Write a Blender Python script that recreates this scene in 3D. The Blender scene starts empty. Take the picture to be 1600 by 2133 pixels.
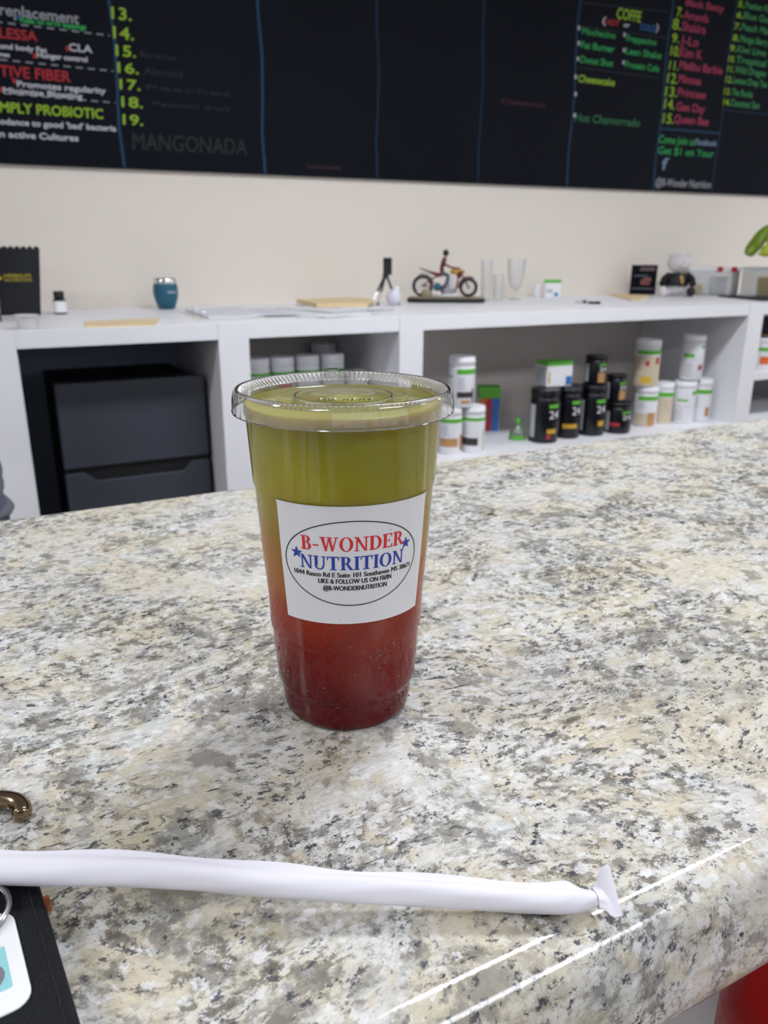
import bpy, math, random
from math import sin, cos, pi, radians as R, atan2, sqrt
from mathutils import Vector, Matrix, noise
random.seed(7)
C = bpy.context.scene.collection
SC = bpy.context.scene

# ------------------------------------------------------------------ camera
CZ = 1.166
th, ro, ps = R(18.2), R(0.2166), R(27.78)
fwd = Vector((sin(ps)*cos(th), cos(ps)*cos(th), -sin(th)))
rgt = Vector((cos(ps), -sin(ps), 0)); upv = rgt.cross(fwd)
r2 = rgt*cos(ro) + upv*sin(ro); u2 = upv*cos(ro) - rgt*sin(ro)
cam = bpy.data.cameras.new('camera'); co = bpy.data.objects.new('camera', cam); C.objects.link(co)
M_ = Matrix((r2, u2, -fwd)).transposed().to_4x4(); M_.translation = Vector((0, 0, CZ)); co.matrix_world = M_
cam.sensor_fit = 'VERTICAL'; cam.sensor_height = 36.0; cam.lens = 1637.0/2133.0*36.0
cam.clip_start = 0.02; cam.clip_end = 60
cam.dof.use_dof = True; cam.dof.focus_distance = 0.385; cam.dof.aperture_fstop = 14.0
SC.camera = co
# ------------------------------------------------------------------ light levels
w = bpy.data.worlds.new('world'); SC.world = w; w.use_nodes = True
w.node_tree.nodes['Background'].inputs[0].default_value = (0.80, 0.90, 1.0, 1)
w.node_tree.nodes['Background'].inputs[1].default_value = 0.7
TROFFER = 13.0
SC.view_settings.view_transform = 'Standard'; SC.view_settings.look = 'None'
SC.view_settings.exposure = 0.75; SC.view_settings.gamma = 1.0; SC.view_settings.use_curve_mapping = False
SC.cycles.use_denoising = True
SC.cycles.max_bounces = 8; SC.cycles.transparent_max_bounces = 24; SC.cycles.transmission_bounces = 8
SC.cycles.caustics_reflective = False; SC.cycles.caustics_refractive = False
SC.cycles.sample_clamp_indirect = 4.0

# ------------------------------------------------------------------ helpers
def lin(h):
    h = h.lstrip('#'); o = []
    for i in (0, 2, 4):
        c = int(h[i:i+2], 16)/255; o.append(c/12.92 if c <= .04045 else ((c+.055)/1.055)**2.4)
    return (*o, 1)
def newmat(name):
    m = bpy.data.materials.new(name); m.use_nodes = True; return m
def mat(name, col, rough=.5, metal=0, spec=.5, var=.04, scale=40, bump=0, coat=0, sss=0, emit=None, estr=0):
    m = newmat(name); nt = m.node_tree; b = nt.nodes['Principled BSDF']
    c = lin(col) if isinstance(col, str) else col
    b.inputs['Roughness'].default_value = rough; b.inputs['Metallic'].default_value = metal
    b.inputs['Specular IOR Level'].default_value = spec; b.inputs['Coat Weight'].default_value = coat
    tc = nt.nodes.new('ShaderNodeTexCoord'); n = nt.nodes.new('ShaderNodeTexNoise')
    n.inputs['Scale'].default_value = scale; n.inputs['Detail'].default_value = 4
    nt.links.new(tc.outputs['Object'], n.inputs['Vector'])
    mx = nt.nodes.new('ShaderNodeMix'); mx.data_type = 'RGBA'
    mx.inputs['A'].default_value = (*[x*(1-var) for x in c[:3]], 1); mx.inputs['B'].default_value = (*[min(1, x*(1+var)) for x in c[:3]], 1)
    nt.links.new(n.outputs['Fac'], mx.inputs['Factor']); nt.links.new(mx.outputs['Result'], b.inputs['Base Color'])
    if bump:
        bp = nt.nodes.new('ShaderNodeBump'); bp.inputs['Strength'].default_value = bump; bp.inputs['Distance'].default_value = .002
        nt.links.new(n.outputs['Fac'], bp.inputs['Height']); nt.links.new(bp.outputs['Normal'], b.inputs['Normal'])
    if sss:
        b.inputs['Subsurface Weight'].default_value = sss; b.inputs['Subsurface Radius'].default_value = (.02, .01, .006); b.inputs['Subsurface Scale'].default_value = 1
    if emit:
        b.inputs['Emission Color'].default_value = lin(emit); b.inputs['Emission Strength'].default_value = estr
    return m
def clear(name, tint=(1, 1, 1), ior=1.5, rough=.03, haze=0.0, boost=1.0):
    # thin clear plastic: what is not mirrored off the film passes through, with a little milky haze
    m = newmat(name); nt = m.node_tree; nt.nodes.remove(nt.nodes['Principled BSDF']); out = nt.nodes['Material Output']
    t = nt.nodes.new('ShaderNodeBsdfTransparent'); t.inputs[0].default_value = (*tint, 1)
    d = nt.nodes.new('ShaderNodeBsdfDiffuse'); d.inputs[0].default_value = (.8, .8, .78, 1)
    g = nt.nodes.new('ShaderNodeBsdfGlossy'); g.inputs['Roughness'].default_value = rough
    f = nt.nodes.new('ShaderNodeFresnel'); f.inputs[0].default_value = ior
    mu = nt.nodes.new('ShaderNodeMath'); mu.operation = 'MULTIPLY'; mu.use_clamp = True; mu.inputs[1].default_value = boost
    a = nt.nodes.new('ShaderNodeMixShader'); a.inputs[0].default_value = haze
    b = nt.nodes.new('ShaderNodeMixShader')
    L = nt.links.new
    L(t.outputs[0], a.inputs[1]); L(d.outputs[0], a.inputs[2]); L(f.outputs[0], mu.inputs[0]); L(mu.outputs[0], b.inputs[0])
    L(a.outputs[0], b.inputs[1]); L(g.outputs[0], b.inputs[2]); L(b.outputs[0], out.inputs[0])
    return m

class MB:
    def __init__(s): s.v = []; s.f = []
    def add(s, vs, fs):
        o = len(s.v); s.v += [tuple(p) for p in vs]; s.f += [tuple(i+o for i in f) for f in fs]; return s
    def box(s, x0, x1, y0, y1, z0, z1, M=None):
        v = [(x, y, z) for x in (x0, x1) for y in (y0, y1) for z in (z0, z1)]
        if M: v = [tuple(M @ Vector(p)) for p in v]
        return s.add(v, [(0,1,3,2), (4,6,7,5), (0,4,5,1), (2,3,7,6), (0,2,6,4), (1,5,7,3)])
    def lathe(s, prof, n=40, c=(0, 0, 0), fn=None):
        vs = []; fs = []
        for (r, z) in prof:
            for i in range(n):
                a = 2*pi*i/n; rr, zz = fn(r, z, a) if fn else (r, z)
                vs.append((c[0]+rr*cos(a), c[1]+rr*sin(a), c[2]+zz))
        for k in range(len(prof)-1):
            for i in range(n):
                j = (i+1) % n; fs.append((k*n+i, k*n+j, (k+1)*n+j, (k+1)*n+i))
        if prof[0][0] > 1e-6: fs.append(tuple(range(n))[::-1]) if prof[0][0] < .0 else None
        fs = [f for f in fs if f]
        return s.add(vs, fs)
    def tube(s, pts, rad, n=10, cap=True, flat=1.0):
        pts = [Vector(p) for p in pts]; m = len(pts)
        rads = rad if isinstance(rad, (list, tuple)) else [rad]*m
        up = Vector((0, 0, 1)); vs = []; prev = None
        for i, p in enumerate(pts):
            t = (pts[min(i+1, m-1)] - pts[max(i-1, 0)]).normalized()
            if prev is None:
                a = up if abs(t.dot(up)) < .95 else Vector((1, 0, 0)); nx = t.cross(a).normalized()
            else:
                nx = (prev - t*prev.dot(t)).normalized()
            prev = nx; ny = t.cross(nx)
            for k in range(n):
                an = 2*pi*k/n; vs.append(tuple(p + nx*cos(an)*rads[i] + ny*sin(an)*rads[i]*flat))
        fs = [(i*n+k, i*n+(k+1) % n, (i+1)*n+(k+1) % n, (i+1)*n+k) for i in range(m-1) for k in range(n)]
        if cap: fs += [tuple(range(n))[::-1], tuple((m-1)*n+k for k in range(n))]
        return s.add(vs, fs)
    def ball(s, c, r, n=16, M=None):
        rx, ry, rz = r if isinstance(r, (tuple, list)) else (r, r, r); vs = []; fs = []
        m = n//2
        for i in range(m+1):
            t = pi*i/m
            for k in range(n):
                a = 2*pi*k/n; p = Vector((rx*sin(t)*cos(a), ry*sin(t)*sin(a), rz*cos(t)))
                if M: p = M @ p
                vs.append((c[0]+p.x, c[1]+p.y, c[2]+p.z))
        fs = [(i*n+k, (i+1)*n+k, (i+1)*n+(k+1) % n, i*n+(k+1) % n) for i in range(m) for k in range(n)]
        return s.add(vs, fs)
    def prism(s, outline, y0, y1):      # outline in x,z ; extruded along y
        n = len(outline); vs = [(x, y0, z) for x, z in outline] + [(x, y1, z) for x, z in outline]
        return s.add(vs, [tuple(range(n)), tuple(range(2*n-1, n-1, -1))] + [(i, i+n, (i+1) % n+n, (i+1) % n) for i in range(n)])
    def slab(s, outline, z0, z1):       # outline in x,y ; extruded along z
        n = len(outline); vs = [(x, y, z0) for x, y in outline] + [(x, y, z1) for x, y in outline]
        return s.add(vs, [tuple(range(n))[::-1], tuple(range(n, 2*n))] + [(i, (i+1) % n, (i+1) % n+n, i+n) for i in range(n)])
    def patch(s, rf, a0, a1, z0, z1, off=.0004, n=12, m=2):   # strip wrapped round an upright body, -Y is angle 0
        vs = []
        for j in range(m+1):
            z = z0+(z1-z0)*j/m
            for i in range(n+1):
                a = a0+(a1-a0)*i/n - pi/2; r = (rf(z) if callable(rf) else rf)+off
                vs.append((r*cos(a), r*sin(a), z))
        return s.add(vs, [(j*(n+1)+i, j*(n+1)+i+1, (j+1)*(n+1)+i+1, (j+1)*(n+1)+i) for j in range(m) for i in range(n)])
    def build(s, name, m, parent=None, smooth=False, bevel=0, loc=None, rot=None, ang=40):
        me = bpy.data.meshes.new(name); me.from_pydata(s.v, [], s.f); me.validate()
        for mm in (m if isinstance(m, list) else [m]): me.materials.append(mm)
        o = bpy.data.objects.new(name, me); C.objects.link(o)
        import bmesh
        bm = bmesh.new(); bm.from_mesh(me); bmesh.ops.remove_doubles(bm, verts=bm.verts, dist=1e-6); bmesh.ops.recalc_face_normals(bm, faces=bm.faces)
        if smooth:
            for f in bm.faces: f.smooth = True
            for e in bm.edges:
                if len(e.link_faces) == 2 and e.calc_face_angle(0) > R(ang): e.smooth = False
        bm.to_mesh(me); bm.free()
        if bevel:
            b = o.modifiers.new('bevel', 'BEVEL'); b.width = bevel; b.segments = 2; b.limit_method = 'ANGLE'; b.angle_limit = R(40)
        if parent: o.parent = parent
        if loc: o.location = loc
        if rot: o.rotation_euler = rot
        return o
def thing(name, label, cat, loc=(0, 0, 0), rz=0, group=None):
    o = bpy.data.objects.new(name, None); C.objects.link(o); o.empty_display_size = .05
    o.location = loc; o.rotation_euler = (0, 0, rz); o['label'] = label; o['category'] = cat
    if group: o['group'] = group
    return o
def tag(o, label, cat, group=None):
    o['label'] = label; o['category'] = cat
    if group: o['group'] = group
    return o
def struct(name, mb, m, **k):
    o = mb.build(name, m, **k); o['kind'] = 'structure'; return o
_tc = {}
def text2d(body):
    if body in _tc: return _tc[body]
    cu = bpy.data.curves.new('t', 'FONT'); cu.body = body; cu.resolution_u = 3
    ob = bpy.data.objects.new('t', cu); C.objects.link(ob)
    dg = bpy.context.evaluated_depsgraph_get(); me = ob.evaluated_get(dg).to_mesh()
    vs = [(v.co.x, v.co.y) for v in me.vertices]; fs = [tuple(p.vertices) for p in me.polygons]
    ob.evaluated_get(dg).to_mesh_clear(); bpy.data.objects.remove(ob); bpy.data.curves.remove(cu)
    x0 = min(v[0] for v in vs); x1 = max(v[0] for v in vs)
    # cap height of the built-in face is about 0.73 of the size
    r = ([((x-x0)/(x1-x0), y/.73) for x, y in vs], fs); _tc[body] = r; return r
def textmb(body, w_, h, fn, mb=None, shear=0):
    vs, fs = text2d(body); mb = mb or MB()
    return mb.add([fn(x*w_ + y*h*shear, y*h) for x, y in vs], fs)
def face_cam(x, y): return -atan2(x, y)
def rrect(x0, x1, y0, y1, r, n=5):
    o = []
    for cx, cy, a in ((x1-r, y1-r, 0), (x0+r, y1-r, 90), (x0+r, y0+r, 180), (x1-r, y0+r, 270)):
        for i in range(n+1):
            t = R(a+90*i/n); o.append((cx+r*cos(t), cy+r*sin(t)))
    return o

# ------------------------------------------------------------------ materials
M = dict(
 wall=mat('cream wall paint', '#DCD4C9', .85, bump=.05, scale=120, var=.02),
 plain=mat('room wall paint', '#D8D5CA', .9), ceil=mat('ceiling tile', '#E4E3DE', .9, bump=.3, scale=200),
 floor=mat('grey vinyl floor', '#7A726A', .5, var=.15, scale=3),
 white=mat('white painted board', '#EBEBEE', .42, var=.015, scale=12),
 backp=mat('warm white back panel', '#D5CBC4', .6, var=.02, scale=8),
 black=mat('black matte', '#0C0D10', .6), blackg=mat('black gloss plastic', '#0B0D14', .3, var=.1),
 navy=mat('blackboard paint', '#0B0E17', .7, var=.3, scale=2.5, spec=.1),
 recess=mat('blue-grey recess panel', '#A0A8BA', .8),  # flat blue-grey for the fridge bay, darker than the other back panels
 steel=mat('dark brushed steel', '#41454F', .5, .15, var=.05, scale=5),
 chrome=mat('chrome', '#D8D8DA', .18, 1), silver=mat('grey metal', '#A8A9AD', .3, .9),
 brass=mat('rose brass', '#8C7A64', .2, 1, var=.05), leather=mat('black leather', '#0A0D13', .6, spec=.25, bump=.5, scale=900, var=.2),
 red=mat('red vinyl', '#8E0608', .35, var=.1, scale=10), manila=mat('manila paper', '#DFC9A0', .8, var=.05),
 paper=mat('white paper', '#E6E6E8', .8), wrap=mat('straw wrapper paper', '#E0DEE6', .6, var=.01, sss=0),
 sheet=mat('printed sheet', '#D5D6DC', .8, var=.08, scale=30), vinyl=mat('white binder vinyl', '#DDDDD6', .35),
 teal=mat('teal enamel', '#14566C', .35, var=.08), jarw=mat('white jar plastic', '#E4E4E8', .35), lid=mat('white lid plastic', '#EDEDF0', .4, var=.02),
 green=mat('leaf green print', '#5DB33A', .5), lime=mat('lime chalk', '#8DB52C', .9, var=.2, scale=80), gold=mat('gold print', '#C49A2E', .45, var=.2),
 tan=mat('tan print', '#B98B5C', .5, var=.2), dark=mat('dark print', '#3A3234', .5, var=.3), greyp=mat('grey print', '#B9BCC0', .6),
 beige=mat('beige print', '#CDBFA6', .5, var=.15, scale=60), redp=mat('red print', '#B5303C', .5, var=.2), blue=mat('blue print', '#2E6FB8', .5),
 orange=mat('orange print', '#D9662B', .5), yellow=mat('yellow print', '#D8B53A', .5), skin=mat('skin', '#C08A6A', .55, sss=.1),
 cloth=mat('grey marl jersey', '#62656E', .95, bump=.8, scale=700, var=.25), jean=mat('grey trousers', '#54586A', .95, bump=.6, scale=600, var=.15),
 hair=mat('dark hair', '#1E1613', .6), plush=mat('white plush', '#D8D4D4', 1, bump=1, scale=500), wood=mat('dark wood', '#2A2422', .4),
 stone=mat('sandy resin', '#8F8770', .8, var=.2), maroon=mat('maroon paint', '#5E101C', .3), yel=mat('banana skin', '#A8B02E', .5, var=.25, scale=14),
 grn=mat('green banana skin', '#6E8A20', .5, var=.2, scale=14), brown=mat('brown stem', '#5A4630', .7), label=mat('white sticker paper', '#DADADC', .45, var=.005),
 inkred=mat('red ink', '#D0242C', .5), inkblue=mat('blue ink', '#24399A', .5), inkblack=mat('black ink', '#111114', .5),
 dim=mat('grey liner', '#54585A', .7), tealp=mat('teal print', '#8FC9CC', .5), bulb=mat('white frosted plastic', '#CFCFDA', .35, sss=.2),
)
CH = dict(white='#A9A9B0', grey='#84868C', green='#2B8A4A', lime='#84A62C', red='#96272E', blue='#25507F', pink='#963550', dimgreen='#28613C',
          dimgreen2='#37804A', greyblue='#6E7E98', ghost='#1D2627', ghost2='#1B1F28', ghostred='#3A1A24', line='#193A58', rule='#2C2C34')
CHM = {k: mat('chalk '+k, v, .95, var=.12, scale=300) for k, v in CH.items()}
PET = clear('clear PET plastic', haze=.0, boost=.7)
PETD = clear('clear lid disc plastic', haze=.035, rough=.05, boost=.75)
PETL = clear('clear lid plastic', haze=.13, rough=.08, boost=2.2)
PETK = clear('clear knurled plastic', haze=.38, rough=.12, boost=2.5)
GLASS = clear('clear glassware', haze=.03, boost=1.0)
GLASS2 = clear('clear glassware with milky film', haze=.22, rough=.15, boost=.35)
BIN = clear('clear bin plastic', haze=.14, tint=(.93, .94, .95))
FROST = clear('frosted bowl plastic', haze=.55, rough=.2, boost=.6)
SMOKE = clear('smoky pitcher plastic', haze=.25, tint=(.6, .6, .62))

def granite():
    m = newmat('granite pattern laminate'); nt = m.node_tree; b = nt.nodes['Principled BSDF']; L = nt.links.new
    N = nt.nodes.new
    tc = N('ShaderNodeTexCoord')
    def mapping(scale, rot=0, loc=(0, 0, 0), src=None):
        mp = N('ShaderNodeMapping'); mp.inputs['Scale'].default_value = scale; mp.inputs['Rotation'].default_value = (0, 0, rot); mp.inputs['Location'].default_value = loc
        L(src or tc.outputs['Object'], mp.inputs['Vector']); return mp.outputs[0]
    def nz(vec, sc, det=4, rough=.5, dist=0, lac=2):
        n = N('ShaderNodeTexNoise'); n.inputs['Scale'].default_value = sc; n.inputs['Detail'].default_value = det; n.inputs['Roughness'].default_value = rough
        n.inputs['Distortion'].default_value = dist; n.inputs['Lacunarity'].default_value = lac; L(vec, n.inputs['Vector']); return n
    def ramp(fac, a, c, v0=0., v1=1.):
        r = N('ShaderNodeMapRange'); r.interpolation_type = 'SMOOTHSTEP'; r.inputs['From Min'].default_value = a; r.inputs['From Max'].default_value = c
        r.inputs['To Min'].default_value = v0; r.inputs['To Max'].default_value = v1; L(fac, r.inputs['Value']); return r.outputs[0]
    def mul(a, c):
        x = N('ShaderNodeMath'); x.operation = 'MULTIPLY'; x.use_clamp = True
        L(a, x.inputs[0]) if not isinstance(a, (int, float)) else None
        if isinstance(c, (int, float)): x.inputs[1].default_value = c
        else: L(c, x.inputs[1])
        return x.outputs[0]
    def mx(a, c, fac):
        x = N('ShaderNodeMix'); x.data_type = 'RGBA'
        for s_, v in (('A', a), ('B', c)):
            if isinstance(v, str): x.inputs[s_].default_value = lin(v)
            else: L(v, x.inputs[s_])
        if isinstance(fac, (int, float)): x.inputs['Factor'].default_value = fac
        else: L(fac, x.inputs['Factor'])
        return x.outputs['Result']
    # coordinates warped by a slow noise so that veins swirl
    wn = nz(mapping((1, 1, 1)), 7, 2)
    sub = N('ShaderNodeVectorMath'); sub.operation = 'SUBTRACT'; L(wn.outputs['Color'], sub.inputs[0]); sub.inputs[1].default_value = (.5, .5, .5)
    scl = N('ShaderNodeVectorMath'); scl.operation = 'SCALE'; L(sub.outputs[0], scl.inputs[0]); scl.inputs['Scale'].default_value = .045
    ad = N('ShaderNodeVectorMath'); ad.operation = 'ADD'; L(tc.outputs['Object'], ad.inputs[0]); L(scl.outputs[0], ad.inputs[1])
    W = ad.outputs[0]
    st = mapping((.92, 1.05, 1), R(-28), src=W)
    st2 = mapping((.85, 1.08, 1), R(-28), (3, 1, 0), src=W)
    iso = mapping((1, 1, 1), 0, (5, 2, 1), src=W)
    big = nz(iso, 5, 2, .5).outputs['Fac']
    base = mx('#E4E3DC', '#E0D8C0', ramp(nz(iso, 13, 6, .65).outputs['Fac'], .45, .60))
    base = mx(base, '#DADFDD', ramp(nz(st, 17, 6, .65).outputs['Fac'], .54, .64, 0, .85))
    base = mx(base, '#C2B496', ramp(nz(st2, 30, 8, .75).outputs['Fac'], .54, .66, 0, .55))
    base = mx(base, '#B4AC9A', ramp(nz(st, 52, 9, .78).outputs['Fac'], .52, .62, 0, .60))
    # fine fibrous streaks
    fib = mapping((.35, 1.9, 1), R(64), src=W)
    base = mx(base, '#A39A88', ramp(nz(fib, 240, 6, .78).outputs['Fac'], .51, .63, 0, .55))
    base = mx(base, '#F1F1EE', ramp(nz(st, 150, 8, .78).outputs['Fac'], .51, .63, 0, .65))
    # grey smoky patches inside broad veins
    vein = ramp(nz(mapping((.85, 1.15, 1), R(25), (1, 7, 0), src=W), 12, 5, .65).outputs['Fac'], .44, .56)
    veinB = ramp(nz(mapping((.8, 1.2, 1), R(-12), (9, 2, 0), src=W), 17, 5, .65).outputs['Fac'], .44, .56)
    base = mx(base, '#8E8E8C', mul(ramp(nz(st, 62, 10, .80).outputs['Fac'], .49, .58), ramp(vein, 0, 1, .08, .85)))
    base = mx(base, '#746F68', mul(ramp(nz(st2, 95, 10, .82).outputs['Fac'], .515, .58), ramp(veinB, 0, 1, .15, .85)))
    def cells(vec, sc, thr, soft, colr, fac, msk=None):
        nonlocal base
        v = N('ShaderNodeTexVoronoi'); v.inputs['Scale'].default_value = sc; v.inputs['Randomness'].default_value = 1
        wv = nz(vec, sc*1.8, 7, .8); s1 = N('ShaderNodeVectorMath'); s1.operation = 'SCALE'; s1.inputs['Scale'].default_value = 2.2/sc; L(wv.outputs['Color'], s1.inputs[0])
        a1 = N('ShaderNodeVectorMath'); a1.operation = 'ADD'; L(vec, a1.inputs[0]); L(s1.outputs[0], a1.inputs[1]); L(a1.outputs[0], v.inputs['Vector'])
        se = N('ShaderNodeSeparateColor'); L(v.outputs['Color'], se.inputs[0])
        f = ramp(se.outputs[0], thr, thr+soft, 0, fac)
        if msk is not None: f = mul(f, msk)
        base = mx(base, colr, f)
    cells(st, 95, .88, .06, '#86837C', .7, ramp(vein, 0, 1, .15, 1))
    cells(st2, 190, .85, .05, '#6C655A', .75, ramp(veinB, 0, 1, .25, 1))
    cells(iso, 150, .90, .05, '#DCD0B4', .6)
    cells(st, 280, .87, .04, '#F2F3F1', .7)
    # broad calm cream fields and broad warm grey clouds
    base = mx(base, '#E2D9C2', ramp(nz(mapping((1, 1, 1), .4, (12, 5, 0), src=W), 10, 5, .6).outputs['Fac'], .53, .60, 0, .50))
    base = mx(base, '#8C8880', mul(ramp(nz(mapping((1, 1, 1), 1.2, (3, 11, 0), src=W), 26, 9, .68).outputs['Fac'], .545, .60, 0, .72), ramp(big, .40, .55, .25, 1)))
    # dark slate flecks
    base = mx(base, '#55565C', mul(ramp(nz(mapping((.75, 1.1, 1), R(-28), (2, 2, 0), src=W), 190, 7, .72).outputs['Fac'], .56, .60), ramp(veinB, 0, 1, .06, .92)))
    base = mx(base, '#33363F', mul(ramp(nz(mapping((.85, 1.15, 1), R(-10), (7, 3, 0), src=W), 135, 9, .78).outputs['Fac'], .57, .61), ramp(vein, 0, 1, .10, .95)))
    base = mx(base, '#282B34', mul(ramp(nz(mapping((.8, 1.15, 1), R(-20), (1, 3, 0), src=W), 72, 10, .80).outputs['Fac'], .60, .635), .9))
    # thin dark needles
    nd = mapping((.35, 2.6, 1), R(-32), (4, 4, 0), src=W)
    base = mx(base, '#3C3A3A', mul(ramp(nz(nd, 130, 3, .5).outputs['Fac'], .655, .685, 0, .9), ramp(nz(iso, 14, 2).outputs['Fac'], .45, .62)))
    base = mx(base, '#000000', .15)      # overall depth of the print
    L(base, b.inputs['Base Color'])
    b.inputs['Roughness'].default_value = .11; b.inputs['Specular IOR Level'].default_value = .42
    bp = N('ShaderNodeBump'); bp.inputs['Strength'].default_value = .08; bp.inputs['Distance'].default_value = .0006
    L(nz(iso, 500, 3).outputs['Fac'], bp.inputs['Height']); L(bp.outputs['Normal'], b.inputs['Normal'])
    return m
GRAN = granite()

def drink_mat():
    m = newmat('layered fruit tea'); nt = m.node_tree; b = nt.nodes['Principled BSDF']; L = nt.links.new; N = nt.nodes.new
    tc = N('ShaderNodeTexCoord'); se = N('ShaderNodeSeparateXYZ'); L(tc.outputs['Object'], se.inputs[0])
    n = N('ShaderNodeTexNoise'); n.inputs['Scale'].default_value = 22; n.inputs['Detail'].default_value = 2; L(tc.outputs['Object'], n.inputs['Vector'])
    ma = N('ShaderNodeMath'); ma.operation = 'MULTIPLY_ADD'; ma.inputs[1].default_value = .055; L(n.outputs['Fac'], ma.inputs[0]); L(se.outputs['Z'], ma.inputs[2])
    mr = N('ShaderNodeMapRange'); mr.inputs['From Min'].default_value = .0275; mr.inputs['From Max'].default_value = .175+.0275; L(ma.outputs[0], mr.inputs['Value'])
    cr = N('ShaderNodeValToRGB'); L(mr.outputs[0], cr.inputs[0]); e = cr.color_ramp.elements
    stops = [(0, '#720A18'), (.13, '#760A16'), (.26, '#A01C12'), (.40, '#BC3E18'), (.56, '#CC7E2C'), (.68, '#CBA232'), (.82, '#C8C02C'), (1, '#B8B34A')]
    e[0].position, e[0].color = 0, lin(stops[0][1]); e[1].position, e[1].color = 1, lin(stops[-1][1])
    for p, c in stops[1:-1]:
        x = e.new(p); x.color = lin(c)
    # ice showing through as paler lumps near the top
    v = N('ShaderNodeTexVoronoi'); v.inputs['Scale'].default_value = 34; v.feature = 'SMOOTH_F1'; L(tc.outputs['Object'], v.inputs['Vector'])
    r2_ = N('ShaderNodeMapRange'); r2_.inputs['From Min'].default_value = .25; r2_.inputs['From Max'].default_value = .6; r2_.inputs['To Max'].default_value = .28; L(v.outputs['Distance'], r2_.inputs['Value'])
    hi = N('ShaderNodeMapRange'); hi.inputs['From Min'].default_value = .07; hi.inputs['From Max'].default_value = .13; L(se.outputs['Z'], hi.inputs['Value'])
    mu = N('ShaderNodeMath'); mu.operation = 'MULTIPLY'; L(r2_.outputs[0], mu.inputs[0]); L(hi.outputs[0], mu.inputs[1])
    mx = N('ShaderNodeMix'); mx.data_type = 'RGBA'; mx.inputs['B'].default_value = lin('#B0A868'); L(cr.outputs[0], mx.inputs['A']); L(mu.outputs[0], mx.inputs['Factor'])
    L(mx.outputs['Result'], b.inputs['Base Color'])
    b.inputs['Roughness'].default_value = .25; b.inputs['Specular IOR Level'].default_value = .15
    b.inputs['Subsurface Weight'].default_value = 1; b.inputs['Subsurface Radius'].default_value = (.016, .008, .003); b.inputs['Subsurface Scale'].default_value = 1.0
    return m
DRINK = drink_mat()
# ================================================================== room shell
WY = 3.08
struct('wall_back', MB().box(-4, 6, WY, WY+.12, 0, 2.75), M['wall'])
struct('wall_left', MB().box(-4.12, -4, -4.5, WY+.12, 0, 2.75), M['plain'])
struct('wall_right', MB().box(6, 6.12, -4.5, WY+.12, 0, 2.75), M['plain'])
struct('floor', MB().box(-4.12, 6.12, -4.62, WY+.12, -.1, 0), M['floor'])
struct('ceiling', MB().box(-4.12, 6.12, -4.62, WY+.12, 2.75, 2.85), M['ceil'])
fw = MB(); fw.box(-4, 6, -4.62, -4.5, 0, .5); fw.box(-4, 6, -4.62, -4.5, 2.45, 2.75)
for x0, x1 in ((-4, -3.4), (.7, 1.1), (5.4, 6)): fw.box(x0, x1, -4.62, -4.5, .5, 2.45)
struct('wall_front', fw, M['plain'])
for x0, x1, nm in ((-3.4, .7, 'window_1'), (1.1, 5.4, 'window_2')):
    f = MB(); f.box(x0, x1, -4.6, -4.52, .5, .56); f.box(x0, x1, -4.6, -4.52, 2.39, 2.45)
    for x in (x0, (x0+x1)/2-.03, x1-.06): f.box(x, x+.06, -4.6, -4.52, .56, 2.39)
    wn = struct(nm, f, M['silver']); MB().box(x0+.06, x1-.06, -4.565, -4.56, .56, 2.39).build('pane', GLASS, wn)
M['tube'] = mat('lit diffuser', '#FFFFFF', .5, emit='#F2F5FF', estr=TROFFER)
M['strip'] = mat('lit strip cover', '#FFFFFF', .5, emit='#F2F5FF', estr=TROFFER*2.1)
lamps = [(-2.2, 1.0), (1.38, 1.0), (4.9, 1.0), (-2.2, -1.7), (1.38, -1.7), (4.9, -1.7)]
for i, (x, y) in enumerate(lamps):
    t = thing('ceiling_light', (('narrow ceiling strip light in the ' if y > 0 else 'wide ceiling light panel in the ') + ('row above the counter' if y > 0 else 'middle row of the shop' if y > -2 else 'row by the front windows') + ', ' + ('left end' if x < 0 else 'middle' if x < 2 else 'right end')), 'light', (x, y, 2.75), group='ceiling light panels')
    hw = .15 if y > 0 else .30
    fr = MB(); fr.box(-.62, .62, -hw-.03, -hw, -.02, 0); fr.box(-.62, .62, hw, hw+.03, -.02, 0); fr.box(-.62, -.60, -hw, hw, -.02, 0); fr.box(.60, .62, -hw, hw, -.02, 0)
    fr.build('frame', M['white'], t); MB().box(-.60, .60, -hw, hw, -.012, -.004).build('diffuser', M['strip' if y > 0 else 'tube'], t)

# ================================================================== counter
T0 = .92
prof = [(.805, T0), (.2, T0), (.1785, T0), (.1765, .9199), (.1752, .9196), (.1712, .9184), (.1700, .9179), (.1690, .9173), (.1672, .9160), (.1650, .9138), (.1632, .9110), (.1615, .9078), (.1597, .9035), (.1582, .8985), (.1569, .8935), (.1562, .8905), (.1558, .8880), (.1553, .8840), (.1546, .8795), (.1550, .8745), (.1570, .8700), (.1605, .8675), (.19, .8670), (.19, .888), (.805, .888)]
ct = MB(); n = len(prof)
ct.add([(x, y, z) for x in (-1.6, 3.0) for y, z in prof], [tuple(range(n)), tuple(range(2*n-1, n-1, -1))] + [(i, i+n, (i+1) % n+n, (i+1) % n) for i in range(n)])
counter = tag(ct.build('countertop', GRAN, smooth=True, ang=50), 'speckled cream and grey granite-patterned countertop with rolled front edge', 'countertop')
cb = thing('counter_base', 'white panelled base standing under the granite-patterned countertop', 'counter', (0, 0, 0))
b_ = MB(); b_.box(-1.5, 2.9, .33, .35, .08, .8875); b_.box(-1.5, -1.48, .35, .78, .08, .8875); b_.box(2.88, 2.9, .35, .78, .08, .8875); b_.build('panel', M['white'], cb)
MB().box(-1.48, 2.88, .38, .76, 0, .08).build('plinth', M['black'], cb)
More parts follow.
